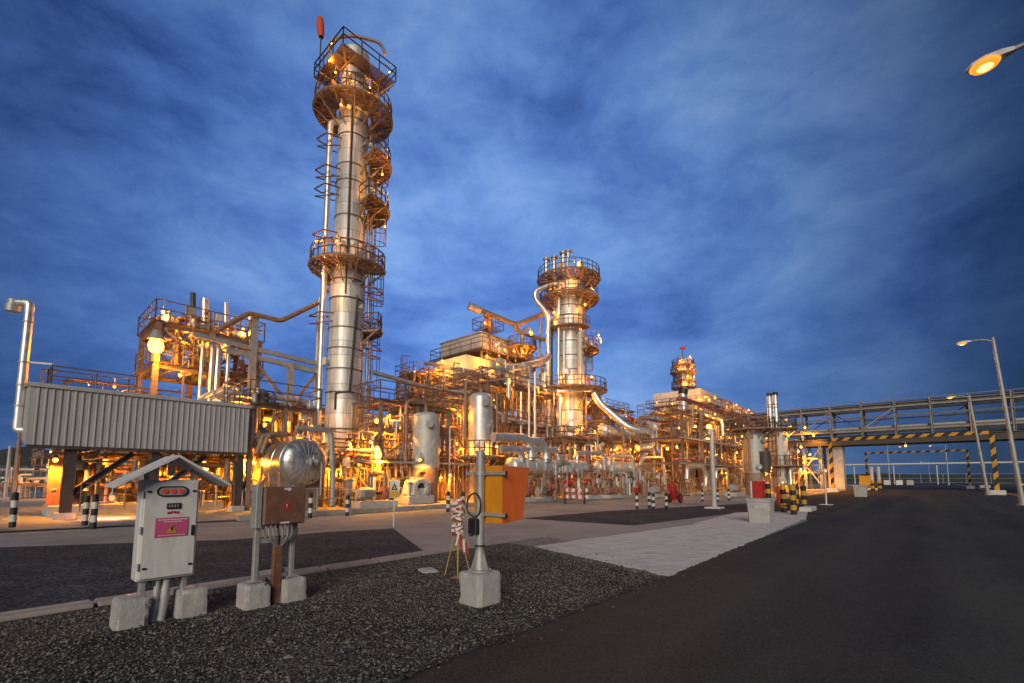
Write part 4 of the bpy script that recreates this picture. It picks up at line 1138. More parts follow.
for x in (226, 232): pipe(T, [PV(x, 391, v+.6), PV(x, 404, v+.6)], .08, 'alu2', 8)
MB().beam(PV(245, 407, v), PV(330, 412, v), .25, .3).build('chord', 'primer', T)

# ---- silver drum with radial head
T = thing('silver_drum', 'large horizontal silver drum with petal seamed round end facing the road', 'drum', W(0, 0, 0)+PY(300, 478, 21.5)*1 - Vector((0, 0, EYE)), YAW)
p = PY(304, 462, 22.3); r = 1.12; q = p - Vector((CX, CY, 0))*2.4; f = Vector((CX, CY, 0))
pp = [(r, 0), (r*1.03, .02), (r*1.03, .12), (r, .14)]
k = 1.0
while k < 2.2: pp += [(r, k), (r*1.02, k+.02), (r*1.02, k+.07), (r, k+.09)]; k += 1.1
pp.append((r, 2.4)); b = MB(); b.lathe(p, pp, 36, axis=-f); b.build('shell', 'drum', T)
b = MB(); b.lathe(p, [(r*1.03, -.05)]+[(max(1e-3, r*math.cos(t*math.pi/20)), r*.45*math.sin(t*math.pi/20)) for t in range(11)], 36, axis=f); hd = b.build('head', 'drum', T)
b = MB(); sd = f.cross(Vector((0, 0, 1))); up = Vector((0, 0, 1))
for k in range(20):
    a = 2*math.pi*k/20
    b.tube([p + (sd*math.cos(a)+up*math.sin(a))*r*math.cos(t*math.pi/16)+f*(r*.45*math.sin(t*math.pi/16)+.004) for t in range(0, 8)], .012, n=5, bend=0)
b.build('petal_seam', 'galv', hd)
b = MB(); o = p+f*r*.42; b.cyl(o, o+f*.25, .13, n=12); b.cyl(o+f*.2, o+f*.28, .2, n=14); b.build('nozzle', 'galv', hd)
valve(T, p+f*1.0, sd, .08, 'galv'); pipe(T, [p+f*.7, p+f*1.0, p+f*1.0-sd*.4, p+f*1.0-sd*.4-up*1.6], .05, 'galv', 8)
for k in (.5, 1.7):
    o = p-f*k; MB().extrude([o+sd*1.0-up*.5, o+sd*.9-up*2.3, o-sd*.9-up*2.3, o-sd*1.0-up*.5, o-up*1.22], f*.25).build('saddle', 'steel', T)
for k in (1.2, 1.9):
    o = p-f*k; pipe(T, [o+up*1.1, o+up*1.4, o+up*1.4+sd*(1.2 if k != 1.8 else -1.4), o+up*.4+sd*(1.5 if k != 1.8 else -1.5)], .1, ['copper', 'primer', 'steel'][int(k*3) % 3], 10, fl=1, seed=int(k*10))
pipe(T, [PV(296, 428, -21.6), PV(331, 430, -21.6), PV(333, 478, -21.6), W(fu(333, -21.6), -21.6, .25)], .13, 'galv', 12, bend=.35, fl=1)
lamp(T, p+up*1.9-f*1.5-sd*1.0, 250, .1)
b = MB(); rail_line(b, [p+f*1.5+sd*1.5-up*2.3, p+f*1.5-sd*1.5-up*2.3], h=1.05, r=.025); b.build('guardrail', 'galv', T)

T = thing('small_tank', 'small grey hopper tank on legs beside vertical elbow pipe', 'tank', G(348, 507), YAW)
c = G(348, 507)
b = MB(); b.lathe(c, [(.1, .5), (.36, .8), (.36, 1.45), (.40, 1.47), (.40, 1.54), (.34, 1.58), (.05, 1.62)], 18); b.build('shell', 'greyvessel', T)
for k in range(3):
    a = k*2.1+.4; d = Vector((math.cos(a), math.sin(a), 0)); MB().beam(c+d*.36, c+d*.33+up*.9, .06, .06).build('leg', 'galv', T)
b = MB(); rail_line(b, [c+Vector((-1.9, -.4, 0)), c+Vector((-.5, -.6, 0)), c+Vector((.6, -.5, 0))], h=.95, r=.03, step=.7); b.build('guardrail', 'galv', T)

# ---- the tall column
YC = 30.0
cc = PY(341, 478, YC); cx, cy = cc.x, cc.y
phi = math.degrees(math.atan2(-cy, -cx))
z1 = lambda py: PY(347, py, YC).z
T = thing('tall_column', 'tallest silver column with ring platforms, ladders and windsock on its top', 'column', (cx, cy, 0), 0)
zt = z1(57)
vvessel(T, (cx, cy), [(1.35, .05), (1.3, 1.2), (1.12, 3.0), (1.12, z1(262)), (1.0, z1(258)), (1.0, z1(112)), (.92, z1(108)), (.92, zt)] + domed(.92, zt, .5), 'column', 40)
for py_ in (431, 395, 372, 352, 332, 303, 285, 246, 222, 188, 172, 143, 128, 92, 66):
    MB().lathe((cx, cy, z1(py_)), [(.99, 0), (1.16 if py_ > 262 else 1.035 if py_ > 112 else .955, 0), (1.16 if py_ > 262 else 1.035 if py_ > 112 else .955, .07), (.99 if py_ > 112 else .9, .07)], 40).build('band', 'dark' if py_ % 2 else 'rail', T)
C = (cx, cy)
def half(a0, a1, py, ro, **k): return ring_platform(T, C, 1.15, ro, phi+a0, phi+a1, z1(py), **k)
half(-180, 180, 117, 2.6)
half(-200, 75, 271, 2.45)
half(30, 165, 164, 2.6); half(25, 160, 209, 2.55)
half(60, 160, 330, 2.3)
# square top deck on the column head
zq = z1(80); hs = 2.0
b = MB()
for s in (-1, 1):
    b.box((cx, cy, zq+.004*0)) if False else None
    b.box(Vector((cx, cy, zq)) + (W(s*(hs+1)/2, 0)-W(0, 0)), (hs-1, hs*2, .07)); b.box(Vector((cx, cy, zq)) + (W(0, s*(hs+1)/2)-W(0, 0)), (2.0, hs-1, .068))
    b.beam(Vector((cx, cy, zq-.13))+W(s*1.1, -hs), Vector((cx, cy, zq-.13))+W(s*1.1, hs), .12, .16, 1)
    b.beam(Vector((cx, cy, zq-.13))+W(-hs, s*1.15), Vector((cx, cy, zq-.132))+W(hs, s*1.15), .1, .14, 1)
    for t in (-1, 1): b.beam(Vector((cx, cy, zq-1.8))+W(s*.62, t*.62), Vector((cx, cy, zq-.2))+W(s*1.9, t*1.9), .1, .1, 1)
P = b.build('top_platform', ['grate', 'steel'], T)
b = MB(); o = Vector((cx, cy, zq+.04)); cs_ = [o+W(-hs, -hs), o+W(hs, -hs), o+W(hs, hs), o+W(-hs, hs)]
rail_line(b, cs_, h=1.1, r=.045, closed=True); b.build('guardrail', 'dark', P)
b = MB(); b.tube([Vector((cx, cy, zq))+W(-1.5, -1.0), Vector((cx, cy, zq+2.6))+W(-1.5, -1.0), Vector((cx, cy, zq+3.2))+W(-.4, 0), Vector((cx, cy, zq+3.0))+W(1.2, 1.2), Vector((cx, cy, zq+2.2))+W(1.5, 1.4)], .11, n=8, bend=.9); b.build('davit', 'copper', T)
# windsock
wp = PY(320, 60, YC-.3); wt = PY(318, 36, YC-.3)
b = MB(); b.cyl(Vector((wp.x, wp.y, zq)), Vector((wp.x, wp.y, wt.z+.9)), .05, n=8); b.build('windsock_mast', 'dark', T)
b = MB(); o = Vector((wp.x, wp.y, wt.z-.0)); b.lathe(o, [(.16, -.1), (.23, .25), (.26, .9), (.22, 1.35), (.17, 1.45)], 14, axis=(-.10, .02, 1)); b.build('windsock', 'flag', T)
# risers
dirL = lambda a, rr, z: Vector((cx+rr*math.cos(math.radians(phi+a)), cy+rr*math.sin(math.radians(phi+a)), z))
pipe(T, [dirL(-72, 1.55, z1(480)), dirL(-72, 1.55, z1(133)), dirL(-72, .95, z1(128))], .19, 'alu2', 14)
pipe(T, [dirL(-95, 1.75, z1(500)), dirL(-95, 1.75, z1(300)), dirL(-95, 1.0, z1(290))], .11, 'galv', 10)
pipe(T, [dirL(-6, 1.12, z1(300)), dirL(-6, 1.12, z1(120)), dirL(-2, 1.12, z1(105))], .06, 'dark', 8, bend=0)
pipe(T, [dirL(-25, 1.2, z1(412)), dirL(-25, 1.22, z1(396)), dirL(15, 1.22, z1(394)), dirL(30, 1.22, z1(300))], .06, 'dark', 8, bend=.1)
pipe(T, [dirL(110, 1.5, z1(470)), dirL(110, 1.5, z1(70)), dirL(110, .7, z1(62))], .12, 'alu2', 10)
pipe(T, [dirL(70, 1.2, z1(262)), dirL(70, 1.25, z1(80))], .07, 'copper', 8)
pipe(T, [dirL(140, 1.45, z1(400)), dirL(140, 1.45, z1(120))], .1, 'galv', 8)
for a, z0_, z1_ in ((82, 164, 120), (70, 209, 166), (80, 268, 212), (86, 330, 272), (95, 415, 332)): ladder(T, C, 1.1, phi+a+18, z1(z0_), z1(z1_-8), off=.6)
# pipe guide hoops
for py_, a in ((178, -72), (196, -72), (240, -72), (318, -72), (148, -72), (248, 80), (288, 80), (318, 80), (345, 80)):
    z = z1(py_); e = 2.35
    b = MB(); b.tube([dirL(a-24, 1.05, z), dirL(a-22, 1.9, z-.1), dirL(a-4, e, z-.35), dirL(a+16, 2.0, z-.15), dirL(a+26, 1.05, z)], .05, n=6, bend=.1)
    b.tube([dirL(a-24, 1.05, z-.5), dirL(a-4, e, z-.85), dirL(a+26, 1.05, z-.5)], .04, n=6, bend=.1)
    b.build('pipe_guide', 'primer' if py_ > 230 else 'rail', T)
for py_, a, r_ in ((90, -20, .17), (150, 40, .12), (310, 45, .12), (365, -60, .16)):
    z = z1(py_); b = MB(); b.cyl(dirL(a, .9, z), dirL(a, 1.42, z), r_, n=12); b.cyl(dirL(a, 1.36, z), dirL(a, 1.46, z), r_*1.6, n=14); b.build('nozzle', 'alu', T)
rn = random.Random(41)
for py_ in (112, 268, 164, 209):
    for k in range(5):
        a = rn.uniform(20, 160) if py_ in (164, 209) else rn.uniform(-150, 90); rr = rn.uniform(1.4, 2.3); z = z1(py_)
        b = MB(); b.cyl(dirL(a, rr, z), dirL(a, rr, z+rn.uniform(.4, .9)), rn.uniform(.06, .14), n=8); b.bbox(dirL(a, rr, z+1.0), (.3, .25, .35), b=.02); b.build('instrument_stand', rn.choice(['galv', 'white', 'copper']), T)
for py_, a, rr, pw in ((98, -35, 1.9, 260), (112, -110, 2.3, 160), (106, 25, 2.0, 260), (132, -20, 2.1, 200), (150, 85, 2.2, 260), (196, 80, 2.2, 260), (178, 60, 2.0, 240), (255, -60, 2.1, 220), (288, -40, 2.1, 240), (60, 95, 2.1, 160), (80, -60, 1.7, 200), (225, 75, 2.1, 200), (258, -20, 2.0, 150), (62, -60, 1.6, 130)):
    lamp(T, dirL(a, rr+.25, z1(py_)), pw*.8, .075, mount=dirL(a, rr*.75, z1(py_)+.5))
for py_, a in ((455, -30), (464, 25), (458, 90)): lamp(T, dirL(a, 2.2, z1(py_)), 260, .12, mount=dirL(a, 1.5, z1(py_)+.4))

# ---- frame round the foot of the tall column
ua, ub = fu(379, -24.0), fu(448, -24.0)
us = [ua, (ua+ub)/2, ub]
T = thing('pipe_module', 'three level orange lit pipework frame with bright lamps right of the tall column foot', 'pipework', W((ua+ub)/2, -25.5, 0), YAW, 'steel pipework frames')
frame(T, us, [-24.0, -27.0], [2.7, 4.6, 6.3], .2, .2, decks=(2.7, 6.3), rails=(2.7, 6.3), seed=6, z0=.05)
clutter(T, ua, ub, -26.8, -23.7, .1, 6.6, 88, 51, .035, .15, levels=[2.7, 4.8])
spread_lamps(T, us, [-23.6, -27.0], [2.3, 4.4, 6.0], 6, 9, 330)
T9 = thing('pipe_module', 'low pipework and small railed deck before the foot of the tall column', 'pipework', W(14, -24.5, 0), YAW, 'steel pipework frames')
frame(T9, [fu(322, -24.0), fu(350, -24.0), fu(377, -24.0)], [-24, -26.3], [2.6], .18, .18, decks=(2.6,), rails=(2.6,), seed=61, z0=.05)
clutter(T9, fu(322, -24.0), fu(377, -24.0), -26.2, -23.7, .1, 4.6, 60, 52, .035, .13, levels=[2.6], valves=10)
spread_lamps(T9, [fu(325, -24), fu(372, -24)], [-23.6, -26.3], [2.3, 4.2], 4, 5, 380)
lamp(T, PV(378, 455, -23.6), 900, .22); lamp(T, PV(377, 421, -24.6), 500, .17); lamp(T, PV(387, 423, -25), 350, .12)
cable_trays(T, ua-2, ub+4, -23.6, [2.55])

# vessels beside it
def vessel(x, yt, yb, Y, rpx, name, label, m='greyvessel', legs=True, bands=1.2, lampn=1):
    p = PY(x, 478, Y); r = rpx/460*Y; zt_, zb_ = PY(x, yt, Y).z, PY(x, yb, Y).z
    T = thing(name, label, 'vessel', (p.x, p.y, 0), YAW)
    vvessel(T, (p.x, p.y), list(reversed([(a, zb_-(z-zb_)) for a, z in domed(r, zb_, .4)]))+[(r, zt_)]+domed(r, zt_, .45), m, 30, bands=bands)
    if legs:
        b = MB(); b.lathe((p.x, p.y, .05), [(r*.96, 0), (r*.96, zb_-.02)], 24); b.lathe((p.x, p.y, .05), [(r*1.12, 0), (r*1.12, .06), (r*.96, .06)], 24); b.build('skirt', 'steel', T)
    for a, z in ((-1.2, zt_-.5), (-.7, (zt_+zb_)/2), (-1.7, zb_+.5)):
        d = Vector((math.cos(a), math.sin(a), 0)); b = MB(); o = Vector((p.x, p.y, z)); b.cyl(o+d*r*.9, o+d*(r+.3), r*.16, n=10); b.cyl(o+d*(r+.26), o+d*(r+.33), r*.26, n=12); b.build('nozzle', 'galv', T)
    pipe(T, [Vector((p.x, p.y, zt_+r*.4)), Vector((p.x, p.y, zt_+r*.4+.6)), Vector((p.x, p.y, zt_+r*.4+.6))+W(-r*1.7, 0), Vector((p.x, p.y, zb_))+W(-r*1.7, 0)], r*.14, 'copper', 10)
    rn = random.Random(x)
    for k in range(lampn):
        a = rn.uniform(-2.4, -.5); d = Vector((math.cos(a), math.sin(a), 0)); o = Vector((p.x, p.y, zb_+(.4 if k == 0 else (zt_-zb_)*.8)))+d*(r+.55)
        lamp(T, o, 230, .10, mount=Vector((p.x, p.y, o.z+.4))+d*r)
    return T, p, r, zt_, zb_
T, p, r, zt_, zb_ = vessel(425, 418, 467, 29.5, 14, 'process_vessel', 'squat grey vessel glowing yellow at its foot, right of tall column')
T, p, r, zt_, zb_ = vessel(480, 398, 456, 33.0, 12, 'process_vessel', 'slender pale vessel behind the orange sign, below the cooler house', 'alu')
for a in (-3.0, -.1): pipe(T, [Vector((p.x+(r+.35)*math.cos(a), p.y+(r+.35)*math.sin(a), .1)), Vector((p.x+(r+.35)*math.cos(a), p.y+(r+.35)*math.sin(a), zt_+.5+a*.3))], .08, 'copper', 8, fl=2, seed=int(-a*10))
lamp(T, Vector((p.x-1.3, p.y-.9, zb_+.5)), 700, .11, down=False); lamp(T, Vector((p.x+1.2, p.y-.9, zb_+.6)), 700, .11, down=False); ring_platform(T, (p.x, p.y), r+.08, r+.9, -150, 60, zb_-.1)  # both lamps added to give the vessel foot an orange glow
T8 = thing('pipe_module', 'dense thin vertical pipes around the slender vessel behind the orange sign', 'pipework', W(23, -25, 0), YAW, 'steel pipework frames')
frame(T8, [20.6, 23.2, 25.8], [-24.6, -26.6], [2.7, 4.9, 7.0], .15, .16, decks=(2.7,), rails=(2.7, 7.0), seed=66, z0=.05)
clutter(T8, 20.4, 26.0, -26.6, -24.4, .1, 7.6, 84, 67, .03, .10, levels=[2.7, 4.9, 7.0], valves=14, kinds=['riser', 'riser', 'run', 'U', 'riser'])
spread_lamps(T8, [20.6, 26], [-24.3, -26.6], [2.4, 4.6, 6.6], 7, 68, 380)
ladder(T, (p.x, p.y), r, 10, .3, zt_)

T = thing('gear_casing', 'squat grey machine block with round black opening on concrete plinth', 'machine', G(421, 505), YAW)
c = G(421, 505); cu, cv, _ = UV(c)
b = MB(); b.bbox(cab(0, -.6, .3), (1.9, 1.4, .5), b=.04); b.build('plinth', 'concrete', T)
b = MB(); b.bbox(cab(0, -.6, 1.0), (1.3, 1.2, 1.0), b=.12, tx=.8, ty=.8); b.build('casing', 'greyvessel', T)
b = MB(); b.lathe(cab(0, .02, 1.0), [(.62, -.3), (.62, 0), (.55, .05), (.34, .06), (.32, .0), (.30, -.12)], 28, axis=f); b.build('end_ring', 'greyvessel', T)
b = MB(); b.cyl(cab(0, -.1, 1.0), cab(0, -.06, 1.0), .31, n=24); b.build('bore', 'black', T)
for s in (-1, 1):
    b = MB(); b.cyl(cab(.75*s, -.2, .55), cab(.75*s, -.2, 1.35), .12, n=12); b.cyl(cab(.75*s, -.2, 1.3), cab(.75*s, -.2, 1.4), .2, n=12); b.build('nozzle', 'greyvessel', T)
pipe(T, [cab(.1, -.6, 1.4), cab(.1, -.6, 2.0), cab(1.2, -.8, 2.0), cab(1.2, -.8, .4)], .14, 'copper', 10, fl=1)

# ---- big central structure below the cooler house
us = [26.4, 29.4, 32.4, 35.4]; vs2 = [-26, -29.4, -33, -36, -38.6]
T = thing('process_structure', 'big multi level rust coloured steel structure below the central cooler house', 'steel structure', W(33, -32, 0), YAW)
frame(T, us, vs2[:3], [3.0, 6.2, 9.4], .26, .24, decks=(3.0, 6.2, 9.4), rails=(6.2, 9.4), seed=14, z0=.05)
T3 = thing('pipe_module', 'crowd of small pipes and valves on the railed deck before the cooler house', 'pipework', W(30, -29, 9.5), YAW, 'steel pipework frames')
clutter(T3, us[0]+.4, us[-1]-.5, -32, -26.4, 9.5, 12.4, 64, 64, .05, .16, valves=12, boxes=12, kinds=['U', 'riser', 'riser', 'run', 'down'])
T2 = thing('process_structure', 'rear part of the central steel structure with its dense lamps left of cooler house', 'steel structure', W(33, -36, 0), YAW)
frame(T2, us, vs2[3:], [3.0, 6.2, 9.4, 11.6], .26, .24, decks=(6.2, 9.4, 11.6), rails=(9.4, 11.6), seed=15, z0=.05)
clutter(T, us[0], us[-1], -32.8, -25.6, .1, 10.4, 92, 61, .05, .2, levels=[3.0, 6.2, 9.4])
clutter(T2, us[0]-.5, us[-1]-2, -38.4, -33.2, 5, 12.6, 80, 62, .05, .2, levels=[9.4, 11.6])
spread_lamps(T, us, [-25.6, -33], [2.6, 5.8, 9.0, 10.6], 14, 15, 420)
clutter(T, us[0]+.4, us[-1], -32, -26.4, 9.5, 12.0, 8, 63, .06, .16, valves=0, boxes=0, kinds=['U', 'riser', 'cross'])
spread_lamps(T2, us, [-34, -38.6], [9.0, 11.2, 12.8, 13.2], 8, 17, 420)
MB().bbox(PY(461, 478, 46.5).xy.to_3d()+Vector((0, 0, 11.6)), (3.2, 4.6, 4.0), b=.05).build('clad_enclosure', 'panel', T2)
MB().bbox(PY(424, 478, 49).xy.to_3d()+Vector((0, 0, 10.6)), (2.2, 3.2, 4.2), b=.05).build('clad_enclosure', 'greyvessel', T2)
for k in range(5):   # ducts and pipes overhead
    pass
pipe(T, [PY(372, 372, 31), PY(440, 391, 36), PY(470, 393, 37)], .16, 'galv', 12)
pipe(T, [PY(330, 392, 29), PY(395, 404, 33), PY(440, 400, 36)], .12, 'copper', 10)
pipe(T, [PY(498, 371, 40), PY(542, 362, 45), PY(549, 356, 46)], .34, 'alu2', 14, bend=.6)
pipe(T, [PY(545, 372, 46), PY(544, 425, 46), PY(528, 446, 42)], .14, 'alu2', 12)
for x, y0, y1, r_ in ((535, 372, 440, .12), (529, 380, 442, .09), (521, 392, 440, .1), (449, 400, 480, .12), (461, 402, 500, .14), (505, 396, 480, .1)):
    pipe(T, [PY(x, y0, 40), PY(x, y1, 40)], r_, 'alu2' if x > 510 else 'copper', 10)

# ---- central cooler house on top
v1 = -33.0; u1_ = fu(480, v1)
zt_ = PV(480, 333, v1).z; zb_ = PV(480, 350, v1).z
T = thing('cooler_house', 'pale panelled cooler house with railed walkway, topmost of the central structure', 'cooler house', W(u1_+4.3, v1-3.3, 0), YAW)
b = MB(); b.bbox(W(u1_+4.3, v1-3.2, (zt_+zb_)/2+.15), (8.6, 6.4, zt_-zb_-.1), b=.04); bd = b.build('upper_casing', 'panel', T)
b = MB()
for k in range(13): b.box(W(u1_-.012, v1-.3-k*.49, (zt_+zb_)/2+.15), (.03, .05, zt_-zb_-.2))
for k in range(17): b.box(W(u1_+.3+k*.5, v1+.012, (zt_+zb_)/2+.15), (.05, .03, zt_-zb_-.2))
b.build('panel_seam', 'panel', bd)
b = MB(); b.bbox(W(u1_+4.3, v1-3.2, zt_+.14), (8.9, 6.7, .14), b=.03); b.build('roof_cap', 'greyvessel', T)
b = MB(); b.bbox(W(u1_+4.5, v1-3.2, zb_-.02), (10.6, 8.4, .16), b=.03); wk = b.build('walkway', 'grate', T)
b = MB(); o = [W(u1_-.7, v1-7.3, zb_+.06), W(u1_-.7, v1+.9, zb_+.06), W(u1_+9.6, v1+.9, zb_+.06), W(u1_+9.6, v1-7.3, zb_+.06)]
rail_line(b, o, r=.04, closed=True); b.build('guardrail', 'rail', wk)
b = MB(); b.bbox(W(u1_+5.1, v1-3.4, (zb_+9.5)/2), (7.4, 5.4, zb_-9.7), b=.04); b.build('lower_casing', 'panel', T)
for k in range(4):
    for s in (0, 1):
        u = u1_+.1+k*2.9; v = v1-(.05 if s else 6.3); MB().ibeam(W(u, v, .05), W(u, v, zb_-.1), .22, .22, .03).build('post', 'steel', T)
for k in range(3):
    b = MB(); b.extrude([W(u1_+.3+2.9*k, v1+.05, 10.3), W(u1_+.5+2.9*k, v1+.05, 10.3), W(u1_+2.9+2.9*k, v1+.05, zb_-.2), W(u1_+2.7+2.9*k, v1+.05, zb_-.2)], W(0, .1)-W(0, 0)); b.build('brace', 'steel', T)
for k in range(6):
    u = u1_+1.0+k*1.35; pipe(T, [W(u, v1+.35, zb_-.3), W(u, v1+.35, zt_-.3), W(u, v1-.6, zt_+.35)], .12, ['copper', 'alu2'][k % 2], 10, fl=1, seed=k)
# machinery on the roof
pl = PY(488, 334, 47); ul, vl, zl_ = UV(pl)
b = MB(); b.box(W(ul, vl, zt_+.55), (2.4, 2.2, .12)); pf = b.build('roof_platform', 'grate', T)
b = MB(); rail_line(b, [W(ul-1.2, vl-1.1, zt_+.6), W(ul+1.2, vl-1.1, zt_+.6), W(ul+1.2, vl+1.1, zt_+.6), W(ul-1.2, vl+1.1, zt_+.6)], r=.04, closed=True); b.build('guardrail', 'rail', pf)
b = MB(); b.lathe(W(ul, vl, zt_+.6), [(.55, 0), (.55, .7), (.4, .9), (.4, 1.5), (.5, 1.6), (.3, 1.8)], 16); b.build('vent_drum', 'copper', T)
a_, c_, d_ = PY(474, 308, 45.5), PY(516, 325, 47.5), PY(548, 312, 49.5)
pipe(T, [a_, PY(480, 310, 45.7), c_, d_], .27, 'copper', 14, bend=.5)
b = MB(); dv_ = (a_-c_).normalized(); b.cyl(a_+dv_*.6, a_-dv_*.7, .42, n=14); b.build('pipe_end', 'alu2', T)
for x, y in ((490, 316), (516, 325)):
    p_ = PY(x, y, 46.5); pipe(T, [p_, Vector((p_.x, p_.y, zt_+.3))], .22, 'copper', 12, fl=1)
pipe(T, [PY(517, 327, 47.5), PY(519, 332, 47.5), PY(532, 336, 48), PY(545, 340, 49)], .2, 'copper', 12)
pl = PY(522, 342, 49); ul, vl, _ = UV(pl)
ring_platform(T, (pl.x, pl.y), .5, 1.6, 0, 360, zt_-.8, name='round_platform')
pipe(T, [Vector((pl.x, pl.y, zb_)), Vector((pl.x, pl.y, zt_+1.2)), Vector((pl.x+.9, pl.y, zt_+1.6)), Vector((pl.x+1.3, pl.y, zt_+.2))], .18, 'galv', 12, bend=.5)
for x, y, Y in ((485, 323, 45.5), (496, 345, 45), (505, 350, 46), (514, 351, 46), (523, 352, 48), (487, 356, 45), (497, 364, 45), (442, 361, 44), (432, 371, 45), (455, 367, 43), (415, 372, 45), (493, 371, 42.5), (530, 332, 48)):
    lamp(T, PY(x, y, Y), 380, .10, down=False)

# ---- second column
YC = 50.0
cc = PY(571, 478, YC); cx, cy = cc.x, cc.y; C = (cx, cy)
phi = math.degrees(math.atan2(-cy, -cx))
z2 = lambda py: PY(571, py, YC).z
T = thing('second_column', 'shorter silver column with two wide lit crown platforms, behind the exchangers', 'column', (cx, cy, 0), 0)
vvessel(T, C, [(1.75, .05), (1.55, 4), (1.4, z2(436)), (1.4, z2(333)), (1.72, z2(329)), (1.72, z2(286))] + domed(1.72, z2(286), .5), 'column2', 36)
for py_, r_ in ((427, 1.44), (412, 1.43), (372, 1.43), (358, 1.43), (344, 1.43), (320, 1.76), (310, 1.76), (294, 1.76)):
    MB().lathe((cx, cy, z2(py_)), [(1.3, 0), (r_, 0), (r_, .09), (1.3, .09)], 36).build('band', 'dark', T)
vr = lambda a, rr, z: Vector((cx+rr*math.cos(math.radians(phi+a)), cy+rr*math.sin(math.radians(phi+a)), z))
def half2(a0, a1, py, ro, ri=1.7, **k): return ring_platform(T, C, ri, ro, phi+a0, phi+a1, z2(py), **k)
half2(-180, 180, 281, 3.5, .9); half2(-150, 210, 301, 3.3); half2(-100, 60, 331, 2.6); half2(-150, 150, 392, 4.0, 1.5); half2(40, 130, 352, 3.2, 1.5); half2(-150, 150, 440, 3.4, 1.5)
for x, yt_, r_ in ((546, 259, .2), (554, 257, .2), (563, 253, .24), (568, 251, .16)):
    p_ = PY(x, 281, YC-.8); tp = PY(x, yt_, YC-.8)
    pipe(T, [p_, tp, tp+Vector((.5, .2, .05))], r_, 'alu2', 12, bend=.3)
    b = MB(); b.cyl(tp-Vector((0, 0, .15)), tp+Vector((0, 0, .1)), r_*1.7, n=12); b.build('valve', 'galv', T)
b = MB(); 
for k in range(5):
    o = vr(-120+k*50, 2.6, z2(281)); b.bbox(o+Vector((0, 0, .7)), (.6, .5, .8), b=.05)
    b.cyl(o, o+Vector((0, 0, .4)), .12, n=8); b.build('instrument_stand', 'white', T); b = MB()
L_ = [PY(563, 284, 48.6), PY(552, 284, 48.3), PY(535, 291, 48), PY(535, 299, 48), PY(548, 314, 48.2), PY(549, 400, 48.2), PY(549, 440, 48.2)]
pipe(T, L_, .26, 'alu2', 14, bend=.9)
pipe(T, [PY(559, 285, 48.4), PY(558, 436, 48.3)], .17, 'alu2', 12)
pipe(T, [PY(564, 331, 48.4), PY(564, 388, 48.3)], .12, 'alu2', 10); pipe(T, [PY(560, 390, 47.9), PY(560, 436, 47.9)], .22, 'alu2', 12)
pipe(T, [PY(580, 331, 48.6), PY(581, 386, 48.6)], .35, 'greyvessel', 14); pipe(T, [PY(551, 320, 48.8), PY(551, 390, 48.8)], .2, 'dark', 10)
pipe(T, [PY(586, 333, 49), PY(586, 430, 49)], .12, 'copper', 10); pipe(T, [PY(540, 320, 49), PY(540, 395, 49), PY(532, 395, 49)], .12, 'copper', 10)
for py_, a, r_ in ((375, -18, .55), (427, 5, .6)):
    z = z2(py_); b = MB(); b.lathe(vr(a, 1.2, z), [(r_, 0), (r_, .5)]+[(max(1e-3, r_*math.cos(t*math.pi/14)), .5+r_*.5*math.sin(t*math.pi/14)) for t in range(8)], 18, axis=vr(a, 1, 0)-vr(a, 0, 0)); b.build('manway', 'alu', T)
for a, z0_, z1_ in ((65, 331, 302), (75, 392, 352), (95, 436, 395)): ladder(T, C, 1.5, phi+a, z2(z0_), z2(z1_-6))
rn = random.Random(77)
for py_ in (281, 301, 352, 392, 440):
    for k in range(6):
        a = rn.uniform(-130, 110) if py_ != 352 else rn.uniform(50, 120); rr = rn.uniform(1.9, 3.0); z = z2(py_)
        h = rn.uniform(.5, 1.5); pipe(T, [vr(a, rr, z), vr(a, rr, z+h), vr(a+rn.uniform(-15, 15), 1.5, z+h)], rn.uniform(.06, .14), rn.choice(PIPEM), 8, fl=1, seed=k)
for py_, a, rr, pw in ((272, 15, 2.5, 240), (290, 5, 2.6, 420), (291, -70, 2.6, 260), (293, 70, 2.6, 260), (318, -40, 2.5, 300), (312, 40, 2.6, 300), (338, 78, 3.2, 420), (344, 86, 3.4, 300), (322, -80, 2.2, 300), (350, 95, 2.6, 260), (380, 60, 2.6, 380), (376, -70, 2.5, 300), (383, 10, 2.4, 260), (405, 50, 2.4, 420), (415, -60, 2.4, 420), (430, 30, 2.4, 360), (402, -20, 2.5, 250)):
    lamp(T, vr(a, rr+.05, z2(py_)), pw*.95, .10, mount=vr(a, rr*.8, z2(py_)+.5))
lamp(T, PY(557, 394, 46.5), 260, .17, bulb='redbulb', col=(1, .35, .15))
# inclined duct and overhead drums
pipe(T, [PY(594, 393, 48), PY(600, 404, 47.8), PY(627, 427, 47), PY(640, 431, 47), PY(652, 432, 47.5), PY(654, 446, 47.5), PY(638, 448, 47)], .36, 'alu2', 16, bend=1.1)
pipe(T, [PY(548, 390, 47), PY(570, 391, 47), PY(592, 390, 47.5)], .15, 'alu2', 10)

